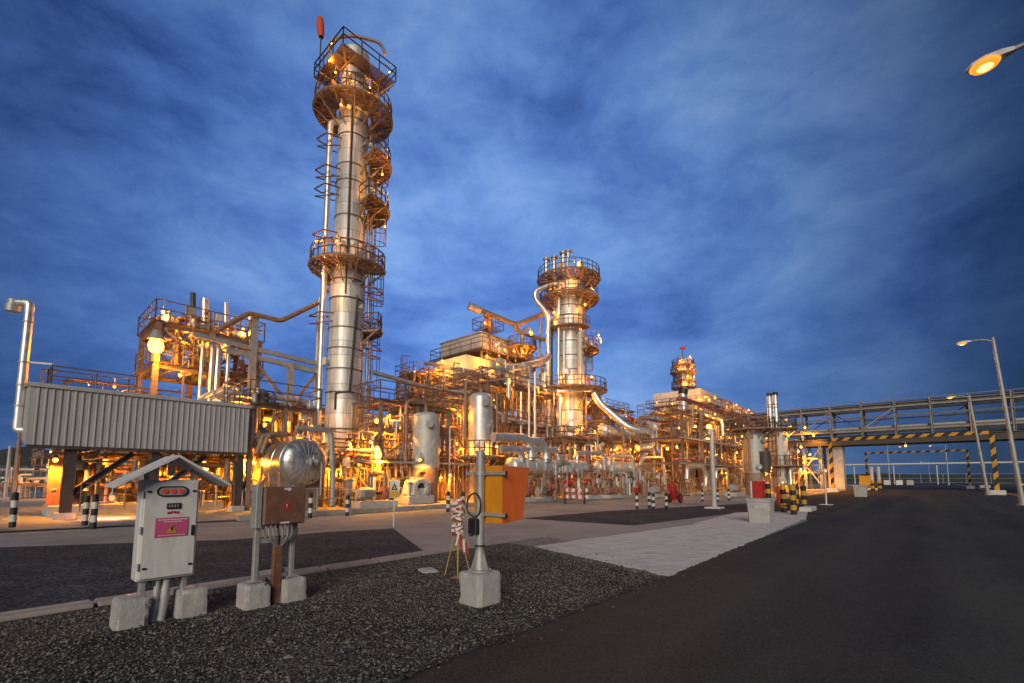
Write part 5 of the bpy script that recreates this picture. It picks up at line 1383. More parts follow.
# ---- exchangers along the front
def exch(xa, xb, y, v, rpx, label, nozz=3, seed=0, m='alu', z=None, saddles=True):
    a, c = PV(xa, y, v), PV(xb, y, v); zz = (a.z+c.z)/2 if z is None else z
    a = Vector((a.x, a.y, zz)); c = Vector((c.x, c.y, zz)); Y = (a.y+c.y)/2
    T = thing('heat_exchanger', label, 'exchanger', ((a+c)/2).xy.to_3d(), YAW, 'horizontal heat exchangers')
    hvessel(T, a, c, rpx/460*Y, m, saddles=saddles, nozzles=nozz, seed=seed, zg=.05)
    return T
T = exch(512, 552, 467, -21.0, 8.5, 'large exchanger drum beside the orange sign, under two curved silver pipes', 3, 1)
for pts, r_ in (([(493, 437), (526, 438), (531, 446), (531, 460)], .3), ([(500, 449), (518, 449), (522, 455), (522, 462)], .24), ([(527, 441), (540, 441), (546, 449), (546, 462)], .3), ([(520, 449), (556, 449.5), (559, 456), (559, 478)], .2)):
    pipe(T, [PV(x, y, -20.6) for x, y in pts], r_, 'alu2', 16, bend=.8, fl=1, seed=int(r_*100))
pipe(T, [PV(562.5, 455, -20.2), PV(563.5, 504, -20.2)], .09, 'alu2', 8)
T = exch(560, 583, 468, -22.6, 7.5, 'exchanger with bright round end just right of thin silver post', 2, 2)
pipe(T, [PV(577, 463, -20.2), PV(577, 453, -20.2), PV(604, 452.5, -20.2), PV(605.5, 500, -20.2)], .15, 'alu2', 12, bend=.45)
T = exch(598, 630, 468, -21.4, 6.5, 'middle exchanger between two tall silver bent pipes', 2, 3)
pipe(T, [PV(609, 466, -20.8), PV(611, 456, -20.8), PV(632, 456, -20.8), PV(634.5, 480, -20.8)], .16, 'alu2', 12, bend=.45)
T = exch(628, 647, 469.5, -23.0, 6, 'farthest right exchanger with its bright domed end left of the grey lamp post', 2, 4)
pipe(T, [PV(640, 466, -20), PV(642, 457.5, -20), PV(663, 457.5, -20), PV(665.5, 496, -20)], .15, 'alu2', 12, bend=.4)
T = exch(603, 668, 436, -24.5, 5.5, 'long elevated exchanger drum beside the inclined silver duct', 4, 5, saddles=False)
T = exch(652, 679, 431.5, -23.2, 7, 'elevated short drum with bright round end above the pipe rack', 2, 6, saddles=False)

# ---- rack behind the exchangers
us = [34.5, 39, 43.5]
T = thing('pipe_rack', 'low two level pipe rack at the foot of the second column', 'pipe rack', W(39, -26.5, 0), YAW, 'long pipe racks')
frame(T, us, [-24.2, -27.0], [3.2, 5.2], .24, .22, decks=(5.2,), rails=(5.2,), seed=23, z0=.05)
clutter(T, us[0], us[-1], -27.0, -23.8, .1, 6.2, 80, 70, .05, .2, levels=[3.2, 5.2])
spread_lamps(T, us, [-23.6, -27.0], [3.0, 4.9], 7, 18, 450, .12)
us = [43.7, 48, 52.5, 57]
T = thing('pipe_rack', 'long three level pipe rack glowing orange behind the row of exchangers', 'pipe rack', W(45, -26.5, 0), YAW, 'long pipe racks')
frame(T, us, [-24.2, -28.0], [3.3, 5.7, 8.0], .24, .22, decks=(5.7,), rails=(8.0,), seed=24, z0=.05)
clutter(T, us[0], us[-1], -28.0, -23.8, .1, 9.2, 92, 71, .05, .22, levels=[3.3, 5.7, 8.0])
spread_lamps(T, us, [-23.6, -28.0], [3.0, 5.3, 7.6], 15, 19, 450, .13)
T = thing('pipe_module', 'low tangle of valves and pipes on the ground under the exchangers', 'pipework', W(38, -20.5, 0), YAW, 'steel pipework frames')
clutter(T, 24, 54, -22.8, -18.4, .1, 2.7, 96, 72, .04, .15, valves=26, boxes=14, kinds=['riser', 'U', 'riser', 'down', 'U'])
frame(T, [23.5, 29, 34.5], [-23.2, -24.6], [2.9], .18, .18, seed=2, z0=.05, braces=False)
for k in range(6): lamp(T, W(25+k*5, -22.8+(k % 2)*1.5, 2.4), 300, .12)

def pump(c, label, s=1.0, m='greyvessel'):
    T = thing('pump', label, 'pump', c, YAW, 'pumps on the plant floor'); u, v, _ = UV(c)
    o = lambda a, b_, z: W(u+a*s, v+b_*s, z*s+.05)
    MB().bbox(o(0, 0, .14), (1.9*s, .8*s, .28*s), b=.02).build('base_plate', 'concrete', T)
    b = MB(); b.lathe(o(-.85, 0, .62), [(.05, 0), (.26, .02), (.28, .1), (.28, .75), (.24, .8), (.05, .82)], 16, axis=W(1, 0)-W(0, 0)); mo = b.build('motor', m, T)
    b = MB()
    for k in range(9): b.box(o(-.7+k*.065, 0, .62), (.02*s, .6*s, .3*s))
    b.build('cooling_fin', m, mo)
    b = MB(); b.cyl(o(-.03, 0, .62), o(.3, 0, .62), .06*s, n=8); b.build('shaft', 'dark', T)
    b = MB(); b.lathe(o(.3, 0, .62), [(.1, 0), (.34, .05), (.38, .2), (.3, .4), (.14, .45), (.14, .62), (.22, .62), (.22, .68)], 18, axis=W(1, 0)-W(0, 0)); b.build('casing', 'primer', T)
    pipe(T, [o(.48, 0, .9), o(.48, 0, 1.5), o(.48, -1.2, 1.5)], .1*s, 'copper', 10, fl=1)
for x, y, lb, s in ((545, 501, 'pump under the large exchanger drum, nearest the orange sign', 1.0), (590, 500, 'pump below the exchanger with bright round end', 1.0), (612, 499, 'pump below the middle exchanger between bent pipes', 1.0), (520, 503, 'pump half hidden by the orange sign box', 1.1), (375, 508, 'dark pump standing right of the small grey tank', 1.2), (657, 498, 'pump left of the red wheeled extinguisher', 1.0), (735, 497, 'pump left of the concrete planter behind the lamp post', 1.2)):
    pump(G(x, y), lb, s, 'galv' if x % 2 else 'copper')
# barricade boards in front of the pumps
T = thing('barricade', 'red and white striped barricade board in front of the pumps', 'barrier', G(575, 504), 0)
c = G(575, 504)
for s in (-1, 1):
    b = MB(); b.beam(c+Vector((.6*s, -.25, 0)), c+Vector((.6*s, 0, 1.0)), .05, .05); b.beam(c+Vector((.6*s, .25, 0)), c+Vector((.6*s, 0, 1.0)), .05, .05); b.build('leg', 'dark', T)
for z in (.45, .85):
    b = MB()
    for k in range(8): b.box(c+Vector((-.7+k*.2, -.12+.12*(z-.45)/.4, z)), (.2, .03, .2), rz=0, mi=k % 2)
    b.build('board', ['red', 'white'], T)

# ---- right hand rack along the road
us = [44.5, 50, 55.5, 61, 66.5, 72]
T = thing('pipe_rack', 'long pipe rack nearest the pipe bridge, right of the grey lamp post', 'pipe rack', W(58, -19, 0), YAW, 'long pipe racks')
frame(T, us, [-17.2, -21.5], [3.2, 5.6, 8.0], .24, .22, decks=(5.6,), rails=(8.0,), seed=34, z0=.05)
clutter(T, us[0], us[-1], -21.5, -16.6, .1, 9.6, 94, 81, .05, .22, levels=[3.2, 5.6, 8.0])
for k in range(7): pipe(T, [W(43+k*.3, -17.6-k*.5, 8.15+.12), W(74, -17.6-k*.5, 8.27)], .09+.03*(k % 3), PIPEM[k], 10)
spread_lamps(T, us, [-16.8, -21.5], [2.9, 5.2, 7.6, 9.3], 16, 29, 480, .14)
pipe(T, [PV(687, 479, -16.4), PV(687.3, 467, -16.4), PV(703, 466.5, -16.4), PV(706, 474, -16.4), PV(705.5, 489, -16.4), PV(700, 493, -16.4)], .2, 'alu2', 14, bend=.5)
pipe(T, [PV(716, 478, -16.4), PV(716, 469, -16.4), PV(727, 469, -16.4), PV(728, 487, -16.4)], .17, 'alu2', 12, bend=.5)
cable_trays(T, 43, 73, -16.6, [5.5, 3.0])

T, p, r, zt_, zb_ = vessel(755, 436, 472, 46, 9.5, 'process_vessel', 'left one of two grey vessels standing near the road by yellow bollards', 'greyvessel', bands=1.5)
ladder(T, (p.x, p.y), r, -35, 1, zt_); ring_platform(T, (p.x, p.y), r+.05, r+1.1, 0, 360, zt_+.6)
b = MB(); b.cyl((p.x+.6*r, p.y-.9*r, zb_), (p.x+.6*r, p.y-.9*r, zt_-1.6), .55, n=14); b.build('insulated_riser', 'dark', T)
T, p, r, zt_, zb_ = vessel(781, 432, 486, 51, 7.5, 'process_vessel', 'right one of two grey vessels near the road, nearest the pipe bridge', 'greyvessel', bands=1.5)
ring_platform(T, (p.x, p.y), r+.05, r+1.3, 0, 360, PY(781, 466, 51).z); ring_platform(T, (p.x, p.y), r+.05, r+1.0, 0, 360, zt_+.3)
lamp(T, PY(790, 428, 50), 320, .2); lamp(T, PY(801, 447, 52), 400, .16); lamp(T, PY(802, 463, 52), 400, .16); lamp(T, PY(786, 420, 55), 400, .15)
pipe(T, [PY(788, 452, 49.5), PY(789, 462, 49.5), PY(790, 470, 49.5), PY(792, 500, 49)], .16, 'alu2', 12)

# ---- stacks above the rack
def stack(x, yt, yb, Y, r, label, cap='black', m='alu2', z0=None):
    a, c = PY(x, yb, Y), PY(x, yt, Y); c = Vector((a.x, a.y, c.z))
    T = thing('vent_stack', label, 'stack', (a.x, a.y, 0), 0, 'vent stacks')
    b = MB(); b.lathe((a.x, a.y, 0), [(r*1.25, .05), (r*1.25, a.z-.2), (r, a.z), (r, c.z), (r*.9, c.z+.03)], 16); b.build('pipe', m, T)
    b = MB(); b.cyl(c-Vector((0, 0, .05)), c+Vector((.25*r, 0, r*1.2)), r*1.12, n=14); b.build('cap', cap, T)
    for z in (a.z+1.0, (a.z+c.z)/2): MB().cyl((a.x, a.y, z), (a.x, a.y, z+.1), r*1.35, n=14).build('band', 'steel', T)
    return T
stack(684, 394, 432, 56, .5, 'thick silver vent stack before the far cooler house')
stack(770, 396, 415, 62, .3, 'left of the twin black capped stacks near the pipe bridge')
stack(776, 395, 415, 62, .3, 'right of the twin black capped stacks near the pipe bridge')

# ---- far cooler house and its long row
YB = 78.0; pc = PY(704, 478, YB); ub_, vb_, _ = UV(pc)
zt_ = PY(704, 388, YB).z; zb_ = PY(704, 402, YB).z
wv = UV(pc)[1]-UV(PY(663, 478, YB+8))[1]
T = thing('cooler_house', 'far pale cooler house with lit walkway, below the small far column', 'cooler house', W(ub_+5, vb_-5, 0), YAW)
Wd = 8.6
b = MB(); b.bbox(W(ub_+4.5, vb_-Wd/2, (zt_+zb_)/2), (9, Wd, zt_-zb_), b=.05); bd = b.build('upper_casing', 'panel', T)
b = MB()
for k in range(14): b.box(W(ub_-.015, vb_-.4-k*.6, (zt_+zb_)/2), (.04, .07, zt_-zb_-.1))
b.build('panel_seam', 'panel', bd)
b = MB(); b.bbox(W(ub_+4.7, vb_-Wd/2, zb_-.1), (11, Wd+2.2, .2), b=.04); wk = b.build('walkway', 'grate', T)
b = MB(); rail_line(b, [W(ub_-.8, vb_-Wd-1, zb_), W(ub_-.8, vb_+1, zb_), W(ub_+10, vb_+1, zb_), W(ub_+10, vb_-Wd-1, zb_)], r=.05, closed=True); b.build('guardrail', 'rail', wk)
b = MB(); b.bbox(W(ub_+5, vb_-Wd/2, zb_/2), (7.6, Wd-1.2, zb_-.3), b=.05); b.build('lower_casing', 'panel', T)
for k in range(10):
    p_ = W(ub_+.6, vb_-.7-k*.85, 0); pipe(T, [Vector((p_.x, p_.y, 6)), Vector((p_.x, p_.y, zb_-.2))], .14, ['copper', 'alu2', 'galv'][k % 3], 8)
for x, y in ((657, 403), (705, 397), (709, 400), (715, 398), (690, 402), (672, 404), (664, 415), (690, 418), (700, 412)): lamp(T, PY(x, y, YB-2.0), 800, .14, down=False)

T = thing('cooler_row', 'long descending row of lit air cooler boxes behind the right hand rack', 'cooler row', W(ub_+25, vb_-4, 0), YAW)
for k in range(6):
    u = ub_+14+k*8.5; h = zt_-.6-.1*k
    b = MB(); b.bbox(W(u, vb_-3.5, h-1.2), (7.6, 7, 2.4), b=.05); bx_ = b.build('cooler_box', 'panel', T)
    b = MB(); b.bbox(W(u, vb_-3.5, h+.1), (8.0, 7.3, .2), b=.03); b.build('roof_edge', 'primer', bx_)
    for s in (-3.4, 3.4): MB().ibeam(W(u+s, vb_-.2, .05), W(u+s, vb_-.2, h-2.5), .3, .3, .04).build('post', 'steel', T)
    for j in range(3): pipe(T, [W(u-2.4+j*2.2, vb_+.6, 6), W(u-2.4+j*2.2, vb_+.6, h-1+.4*j), W(u-2.4+j*2.2, vb_-.4, h-1+.4*j)], .2, ['alu2', 'copper', 'copper'][j], 8)
    b = MB(); b.beam(W(u-4.2, vb_+.8, h-2.6), W(u+4.2, vb_+.8, h-2.6), 1.4, .12); wk = b.build('walkway', 'grate', T)
    b = MB(); rail_line(b, [W(u-4.2, vb_+1.5, h-2.5), W(u+4.2, vb_+1.5, h-2.5)], r=.05); b.build('guardrail', 'rail', wk)
    for q in (-2.5, 2.2): lamp(T, W(u+q, vb_+1.2, h-1.4+.4*q), 800, .14, down=False)
    lamp(T, W(u, vb_+1.6, h-4.6), 500, .2)
clutter(T, ub_+8, ub_+60, vb_-1, vb_+2.5, 3, zt_-2, 70, 91, .1, .3, valves=4, boxes=0)

# small far column
YC3 = 86.0; cc = PY(687, 478, YC3); C3 = (cc.x, cc.y); z3 = lambda py: PY(687, py, YC3).z
T = thing('far_column', 'small far column wrapped in brightly lit platforms with tiny red windsock', 'column', (cc.x, cc.y, 0), 0)
vvessel(T, C3, [(1.0, .05), (1.0, z3(362))]+domed(1.0, z3(362), .5), 'alu', 22, bands=1.5)
for py_, ro in ((366, 2.0), (373, 2.3), (381, 1.9), (388, 2.2)): ring_platform(T, C3, 1.0, ro, 0, 360, z3(py_))
for k in range(5):
    a = -2.6+k*.5; pipe(T, [(C3[0]+1.3*math.cos(a), C3[1]+1.3*math.sin(a), z3(400)), (C3[0]+1.3*math.cos(a), C3[1]+1.3*math.sin(a), z3(357+k))], .14, PIPEM[k], 8)
for py_, a in ((359, -1.2), (363, -2.2), (369, -1), (370, -2.4), (371, -.2), (378, -1.5), (378, -.6), (385, -1.8), (385, -.9)):
    o = Vector((C3[0]+1.9*math.cos(a), C3[1]+1.9*math.sin(a), z3(py_))); lamp(T, o, 420, .14, mount=o+Vector((0, .4, .5)))
o = PY(682.5, 349, YC3); b = MB(); b.cyl((o.x, o.y, z3(362)), (o.x, o.y, o.z), .06, n=6); b.build('windsock_mast', 'dark', T)
b = MB(); b.lathe(o+Vector((-.5, 0, .1)), [(.15, 0), (.32, .4), (.34, .8), (.2, 1.1)], 10, axis=(1, 0, .15)); b.build('windsock', 'flag', T)

# ---- left: vent duct, manifold, fence
p = PY(17, 430, 19.5); tp = PY(37, 303, 19.5)
T = thing('vent_duct', 'bright silver vent duct with hooked hanging cap at far left', 'vent', (p.x, p.y, 0), YAW)
x_, y_ = p.x, p.y
pipe(T, [Vector((x_+1.1, y_+.5, p.z)), Vector((x_, y_, p.z)), Vector((x_, y_, tp.z)), Vector((x_-.72, y_-.1, tp.z))], .16, 'alu2', 16, bend=.12)
b = MB(); e = Vector((x_-.62, y_-.1, tp.z)); b.cyl(e+Vector((0, 0, .1)), e-Vector((0, 0, .12)), .2, n=16); b.cyl(e-Vector((0, 0, .12)), e-Vector((0, 0, .42)), .26, .24, n=16); b.build('hanging_cap', 'galv', T)
for z in (p.z+1.0, p.z+1.9, p.z+2.9, tp.z-.9): MB().cyl((x_, y_, z), (x_, y_, z+.08), .185, n=16).build('band', 'galv', T)
b = MB(); zz = PY(35, 362, 19.5).z; b.beam((x_-.05, y_-.02, zz), (x_+.85, y_+.4, zz), .1, .08); b.beam((x_+.85, y_+.4, zz+.04), (x_+.85, y_+.4, zz-.6), .1, .08); b.build('bracket', 'galv', T)
MB().cyl((x_+.1, y_+.05, 0), (x_+.1, y_+.05, p.z), .08, n=10).build('post', 'steel', T)

T = thing('pipe_manifold', 'small white pipe manifold beyond the left shelter leg, near the fence', 'manifold', PY(36, 478, 36)-Vector((0, 0, EYE)), YAW)
c = PY(36, 478, 36); cu, cv, _ = UV(c)
clutter(T, cu-2.5, cu+2.5, cv-1, cv+1, .1, 2.4, 26, 101, .04, .12, valves=6, boxes=2, mats=['white', 'galv', 'alu2', 'copper'])
frame(T, [cu-2.6, cu+2.6], [cv+1.1, cv-1.1], [1.2], .14, .14, seed=1, braces=False)
lamp(T, PY(48, 466, 34.5), 200, .12); lamp(T, PY(51, 452, 34.5), 120, .1)

T = thing('perimeter_fence', 'grey mesh fence with tall posts along the left edge of the plant', 'fence', PY(0, 478, 44)-Vector((0, 0, EYE)), 0)
a0 = PY(-60, 478, 34); a1 = PY(70, 478, 64); a0.z = a1.z = 0
n = 14; d = (a1-a0)/n
for k in range(n+1):
    MB().cyl(a0+d*k, a0+d*k+Vector((0, 0, 2.9)), .05, n=8).build('post', 'galv', T)
for z in (.15, 1.5, 2.8): MB().cyl(a0+Vector((0, 0, z)), a1+Vector((0, 0, z)), .03, n=6).build('rail', 'galv', T)
b = MB(); L = (a1-a0).length; dn = (a1-a0).normalized(); s = 0
while s < L:
    b.beam(a0+dn*s+Vector((0, 0, .15)), a0+dn*s+Vector((0, 0, 2.8)), .014, .014); s += .3
b.build('mesh_wires', 'galv', T)
p = PY(7, 478, 33); T = thing('utility_pole', 'plain grey pole at far left edge before the fence', 'pole', (p.x, p.y, 0), 0)
MB().cyl((p.x, p.y, 0), (p.x, p.y, PY(7, 446, 33).z), .12, .09, n=12).build('shaft', 'galv', T)
MB().bbox((p.x, p.y, .1), (.5, .5, .24), b=.02).build('footing', 'concrete', T)

# ---- rear rows of plant that close the view between the front frames
def rear(u0, u1, n, v0, v1, zs, label, seed, nl=8, nc=80, zc=None):
    us = [u0+(u1-u0)*k/n for k in range(n+1)]
    T = thing('pipe_rack', label, 'pipe rack', W((u0+u1)/2, (v0+v1)/2, 0), YAW, 'long pipe racks')
    frame(T, us, [v0, v1], zs, .24, .22, decks=(zs[0], zs[-1]), rails=(zs[-1],), seed=seed, z0=.05)
    clutter(T, u0, u1, v1, v0+.4, .1, zc or zs[-1]+1.6, nc, seed, .05, .24, levels=zs, valves=8, boxes=6)
    for k in range(5):
        z = zs[k % len(zs)]+.25; vv = v0+(v1-v0)*(k+.5)/5
        pipe(T, [W(u0-1, vv, z), W(u1+1, vv, z)], .1+.04*(k % 3), PIPEM[(k*3) % 8], 10)
    spread_lamps(T, us, [v0+.3, v1], [z-.2 for z in zs]+[zs[-1]+1.8], nl, seed+1, 480)
    c = W((u0+u1)/2, v1-1.2, 1.8); b = MB()
    for j in range(int((u1-u0)/2.4)):
        u = u0+1.2+j*2.4; h = 2.2+1.3*((j*7) % 3)
        b = MB(); b.bbox(W(u, v1-1.5, h/2), (2.0, 1.8, h), b=.06); b.build('equipment_casing', ['copper', 'greyvessel', 'brick'][j % 3], T)
    return T
rear(2.5, 12.5, 3, -33.5, -38, [3.2, 5.6], 'rear pipe rack seen through the legs of the corrugated shelter', 201, 8)
rear(13, 27, 4, -32, -37, [3.2, 5.4], 'rear pipe rack behind the foot of the tall column', 203, 10)
rear(40.5, 60, 5, -31, -36, [3.4, 6.0, 8.6, 11.0], 'rear pipe rack behind and right of the second column', 205, 14, 92)
rear(60, 84, 5, -24, -28, [3.4, 6.0, 9.0], 'rear pipe rack below the far cooler row', 207, 12, 92)
# ------------------------------------------------------------------ right side: bridge, gates, lamps
def hazard(b, p, q, w, seg=.55, mi0=0):
    p = Vector(p); q = Vector(q); d = (q-p); L = d.length; d.normalize()
    up = Vector((0, 0, 1)) if abs(d.z) < .9 else Vector((CX, CY, 0))
    a = d.cross(up).normalized(); c = a.cross(d).normalized(); n = max(2, round(L/seg)); h = w/2; sk = min(w, seg)*.5
    def sec(k):
        o = p+d*(L*k/n); s = sk if 0 < k < n else 0
        return [o-a*h-c*h-d*s, o+a*h-c*h-d*s, o+a*h+c*h+d*s, o-a*h+c*h+d*s]
    for k in range(n):
        A, B = sec(k), sec(k+1)
        b.add(A+B, [(0,4,5,1), (1,5,6,2), (2,6,7,3), (3,7,4,0)]+([(0,1,2,3)] if k == 0 else [])+([(7,6,5,4)] if k == n-1 else []), k % 2)
def gate(u, va, vb, z, w, label):
    T = thing('height_barrier', label, 'barrier', W(u, (va+vb)/2, 0), YAW, 'striped height barriers over the road')
    for v in (va, vb):
        b = MB(); hazard(b, W(u, v, .4), W(u, v, z+w/2), w); ps = b.build('post', ['yellow', 'black'], T)
        MB().bbox(W(u, v, .2), (w*3, w*3.2, .5), b=.04).build('footing', 'white', ps)
    b = MB(); hazard(b, W(u, va+w/2+.01, z), W(u, vb-w/2-.01, z), w); b.build('crossbeam', ['yellow', 'black'], T)
    return T
gp = G(843, 494); gu = UV(gp)[0]
v_l = UV(PY(842, 478, UV(gp)[0]*0+gp.y))[1]
gate(64.0, -7.6, 5.4, 6.0, .34, 'near yellow and black striped height barrier over the road before the pipe bridge')
gate(96.0, -6.6, 5.4, 5.7, .27, 'far striped height barrier over the road beyond the pipe bridge')

# pipe bridge across the road
ub0, ub1 = 78.0, 82.0; va, vb = -30.0, 30.0
T = thing('pipe_bridge', 'long grey steel pipe bridge crossing above the road', 'pipe bridge', W(80, -2, 0), YAW)
vsb = [va+3.5*k for k in range(18) if va+3.5*k <= vb]
for u in (ub0, ub1):
    for z, h in ((11.0, .3), (9.75, .16), (8.0, .34)): MB().ibeam(W(u, va, z), W(u, vb, z), .28, h, .04).build('chord', 'bridge', T)
    MB().ibeam(W(u, va, 6.55), W(u, vb, 6.55), .35, .9, .05).build('girder', 'dark', T)
    for v in vsb: MB().ibeam(W(u+(.02 if u == ub0 else -.02), v, 7.0), W(u+(.02 if u == ub0 else -.02), v, 11.9), .26, .26, .035).build('post', 'bridge', T)
    for k, (a, c) in enumerate(zip(vsb[:-1], vsb[1:])):
        if k in (4, 5, 7, 12, 13, 15) or u == ub1 and k % 3 == 0:
            p, q = (W(u, a, 8.2), W(u, c, 10.9)) if k % 2 else (W(u, a, 10.9), W(u, c, 8.2))
            MB().beam(p, q, .13, .13).build('brace', 'bridge', T)
for v in vsb:
    MB().ibeam(W(ub0+.2, v, 7.85), W(ub1-.2, v, 7.85), .2, .25, .03).build('cross_beam', 'bridge', T)
    MB().ibeam(W(ub0+.2, v, 10.85), W(ub1-.2, v, 10.85), .2, .25, .03).build('cross_beam', 'bridge', T)
b = MB(); b.box(W(80, 0, 7.05), (3.4, vb-va, .06)); b.build('deck', 'grate', T)
for k, (du, z, r, m) in enumerate(((.55, 8.35, .2, 'galv'), (1.2, 8.3, .14, 'copper'), (1.9, 8.4, .26, 'alu2'), (2.8, 8.3, .14, 'galv'), (.5, 11.35, .3, 'dark'), (1.4, 11.3, .2, 'galv'), (2.3, 11.4, .34, 'dark'), (3.2, 11.25, .15, 'copper'), (1.0, 7.3, .16, 'dark'))):
    pipe(T, [W(ub0+du, va, z), W(ub0+du, vb, z)], r, m, 10)
for s in (ub0-.02, ):
    b = MB(); b.cyl(W(s, va, 11.85), W(s, vb, 11.85), .05, n=6); b.cyl(W(s, va, 11.4), W(s, vb, 11.4), .05, n=6); b.build('guardrail', 'bridge', T)
for v in (-8.9, 10.8):
    b = MB(); b.bbox(W(80, v, 3.0), (2.2, 1.9, 6.0), b=.06); b.build('pier', 'concrete' if v < 0 else 'brick', T)
for v in (-10.5, -12.4, -14, -19, -24, 17, 24):
    for u in (ub0, ub1): MB().ibeam(W(u, v, .05), W(u, v, 6.1), .34, .34, .04).build('leg', 'bridge', T)
for a, c in ((-10.5, -13.9), (-13.9, -10.5), (-14, -19), (-19, -24), (-19, -14)):
    for u in (ub0, ub1): MB().beam(W(u, a, .5), W(u, c, 5.9), .16, .16).build('leg_brace', 'bridge', T)
for z in (2.4, 4.4):
    for u in (ub0, ub1): MB().ibeam(W(u, -10.3, z), W(u, -24, z), .2, .22, .03).build('tie_beam', 'bridge', T)
clutter(T, 76.5, 83, -25, -13, .2, 9, 40, 111, .07, .22, valves=4, boxes=2)
for v, z, p in ((-13, 5.4, 600), (-17, 7.6, 600), (-21, 5.2, 600), (-18, 3.0, 500), (-12, 8.8, 450), (-15, 1.9, 450), (-23, 8.8, 500), (-9.9, 2.6, 300), (-11.6, 4.9, 700), (-12.8, 3.2, 600), (-11.0, 7.6, 400)):
    lamp(T, W(77.0, v, z), p, .18)
lamp(T, W(77.4, -1.2, 5.7), 160, .16)

# street lamps
def street_lamp(head, pole_v, label, power=500, lean=0.0):
    u, v, z = UV(head); ax = Vector((-lean, 0, z)).normalized(); bs = W(u, pole_v, 0)+Vector((lean, 0, 0))
    T = thing('street_lamp', label, 'street lamp', bs, YAW, 'street lamps along the road')
    b = MB(); b.lathe(bs, [(.17, 0), (.17, .5), (.13, .55), (.075, z+.15), (.03, z+.2)], 14, axis=ax); b.lathe(bs, [(.28, 0), (.28, .03), (.17, .03)], 14); b.build('pole', 'galv', T)
    d = -1 if v < pole_v else 1
    b = MB(); b.tube([W(u, pole_v, z-.1), W(u, pole_v+d*.5, z+.12), W(u, v-d*.38, z+.10)], .05, n=8, bend=.3); b.build('arm', 'galv', T)
    b = MB()
    secs = []
    for t, w, h0, h1 in ((-.42, .05, .06, .14), (-.25, .09, .04, .17), (0, .12, .02, .17), (.2, .10, .02, .13), (.28, .05, .03, .08)):
        c = W(u, v+d*t, z); s = W(1, 0)-W(0, 0)
        secs.append([c-s*w+Vector((0, 0, h0)), c+s*w+Vector((0, 0, h0)), c+s*w*.8+Vector((0, 0, h1)), c-s*w*.8+Vector((0, 0, h1))])
    vs = [p for s in secs for p in s]; fs = [(0, 1, 2, 3), (19, 18, 17, 16)]
    for k in range(4):
        for i in range(4): j = (i+1) % 4; fs.append((k*4+i, k*4+4+i, k*4+4+j, k*4+j))
    b.add(vs, fs); hd = b.build('lamp_head', 'greyvessel', T)
    b = MB(); b.lathe(W(u, v, z+.045), [(1e-3, -.12), (.09, -.105), (.145, -.06), (.165, -.01)], 14)
    b.build('lens', 'bulbsoft', hd)
    b = MB(); b.lathe(W(u, v, z+.02), [(.12, -.055), (.2, -.045), (.235, .0), (.20, .03)], 16); b.build('glow_ring', 'glow_ring', hd)  # added ring that imitates the orange glow round the lens
    lo = light(W(u, v, z-.16), power, hd, (1, .55, .2), .12)
    lo.data.type = 'SPOT'; lo.data.spot_size = math.radians(150); lo.data.spot_blend = .6
    return T
street_lamp(G(985, 66, 10.0), 4.6, 'nearest street lamp, its glowing head high at the top right corner', power=150)
h2 = G(962, 344, 10.0); street_lamp(h2, UV(G(993, 340, 10.0))[1], 'street lamp with tall tilted looking pole at right picture edge, before the bridge', power=250, lean=.75)
h3 = G(950, 398, 9.4); street_lamp(h3, UV(G(970, 395, 9.4))[1], 'street lamp standing just before the pipe bridge on the right', power=250, lean=.9)
for (x, y, hh, pv, lb) in ((930, 446, 9.0, None, 'distant street lamp seen under the bridge near the road end'), (900, 447, 9.0, -9.5, 'distant street lamp on the left roadside under the bridge'), (921, 462, 9.0, None, 'farthest tiny street lamp beyond the bridge')):
    h = G(x, y, hh); street_lamp(h, UV(h)[1]+2.6 if pv is None else UV(h)[1]-2.4, lb, power=350)

# grey forecourt lamp post
c0 = G(714.5, 508.5); cu, cv, _ = UV(c0)
T = thing('lamp_post', 'stout pale grey post with small lamp on top, standing on the forecourt', 'lamp post', c0, YAW)
zt_ = PY(709, 430, c0.y).z
b = MB(); b.cyl(cab(0, 0, .05), cab(0, 0, zt_), .135, .125, n=18); b.build('pole', 'greyvessel', T)
b = MB(); b.bbox(cab(0, 0, .04), (.8, .8, .09), b=.015); b.build('foot_slab', 'white', T)
b = MB(); b.cyl(cab(0, 0, zt_), cab(0, 0, zt_+.12), .19, .1, n=14); b.tube([cab(0, 0, zt_-.2), cab(-.25, 0, zt_-.1), cab(-.35, 0, zt_-.05)], .03, n=6); b.cyl(cab(-.38, 0, zt_-.3), cab(-.38, 0, zt_+.05), .15, .12, n=12); hd = b.build('lamp_head', 'galv', T)
b = MB(); b.sphere(cab(-.38, 0, zt_+.14), .13, 8); b.build('lens', 'bulbsoft', hd)
light(cab(-.38, .25, zt_+.3), 60, hd, size=.1)
for z in (1.0, 2.6): MB().cyl(cab(0, 0, z), cab(0, 0, z+.04), .145, n=16).build('band', 'galv', T)

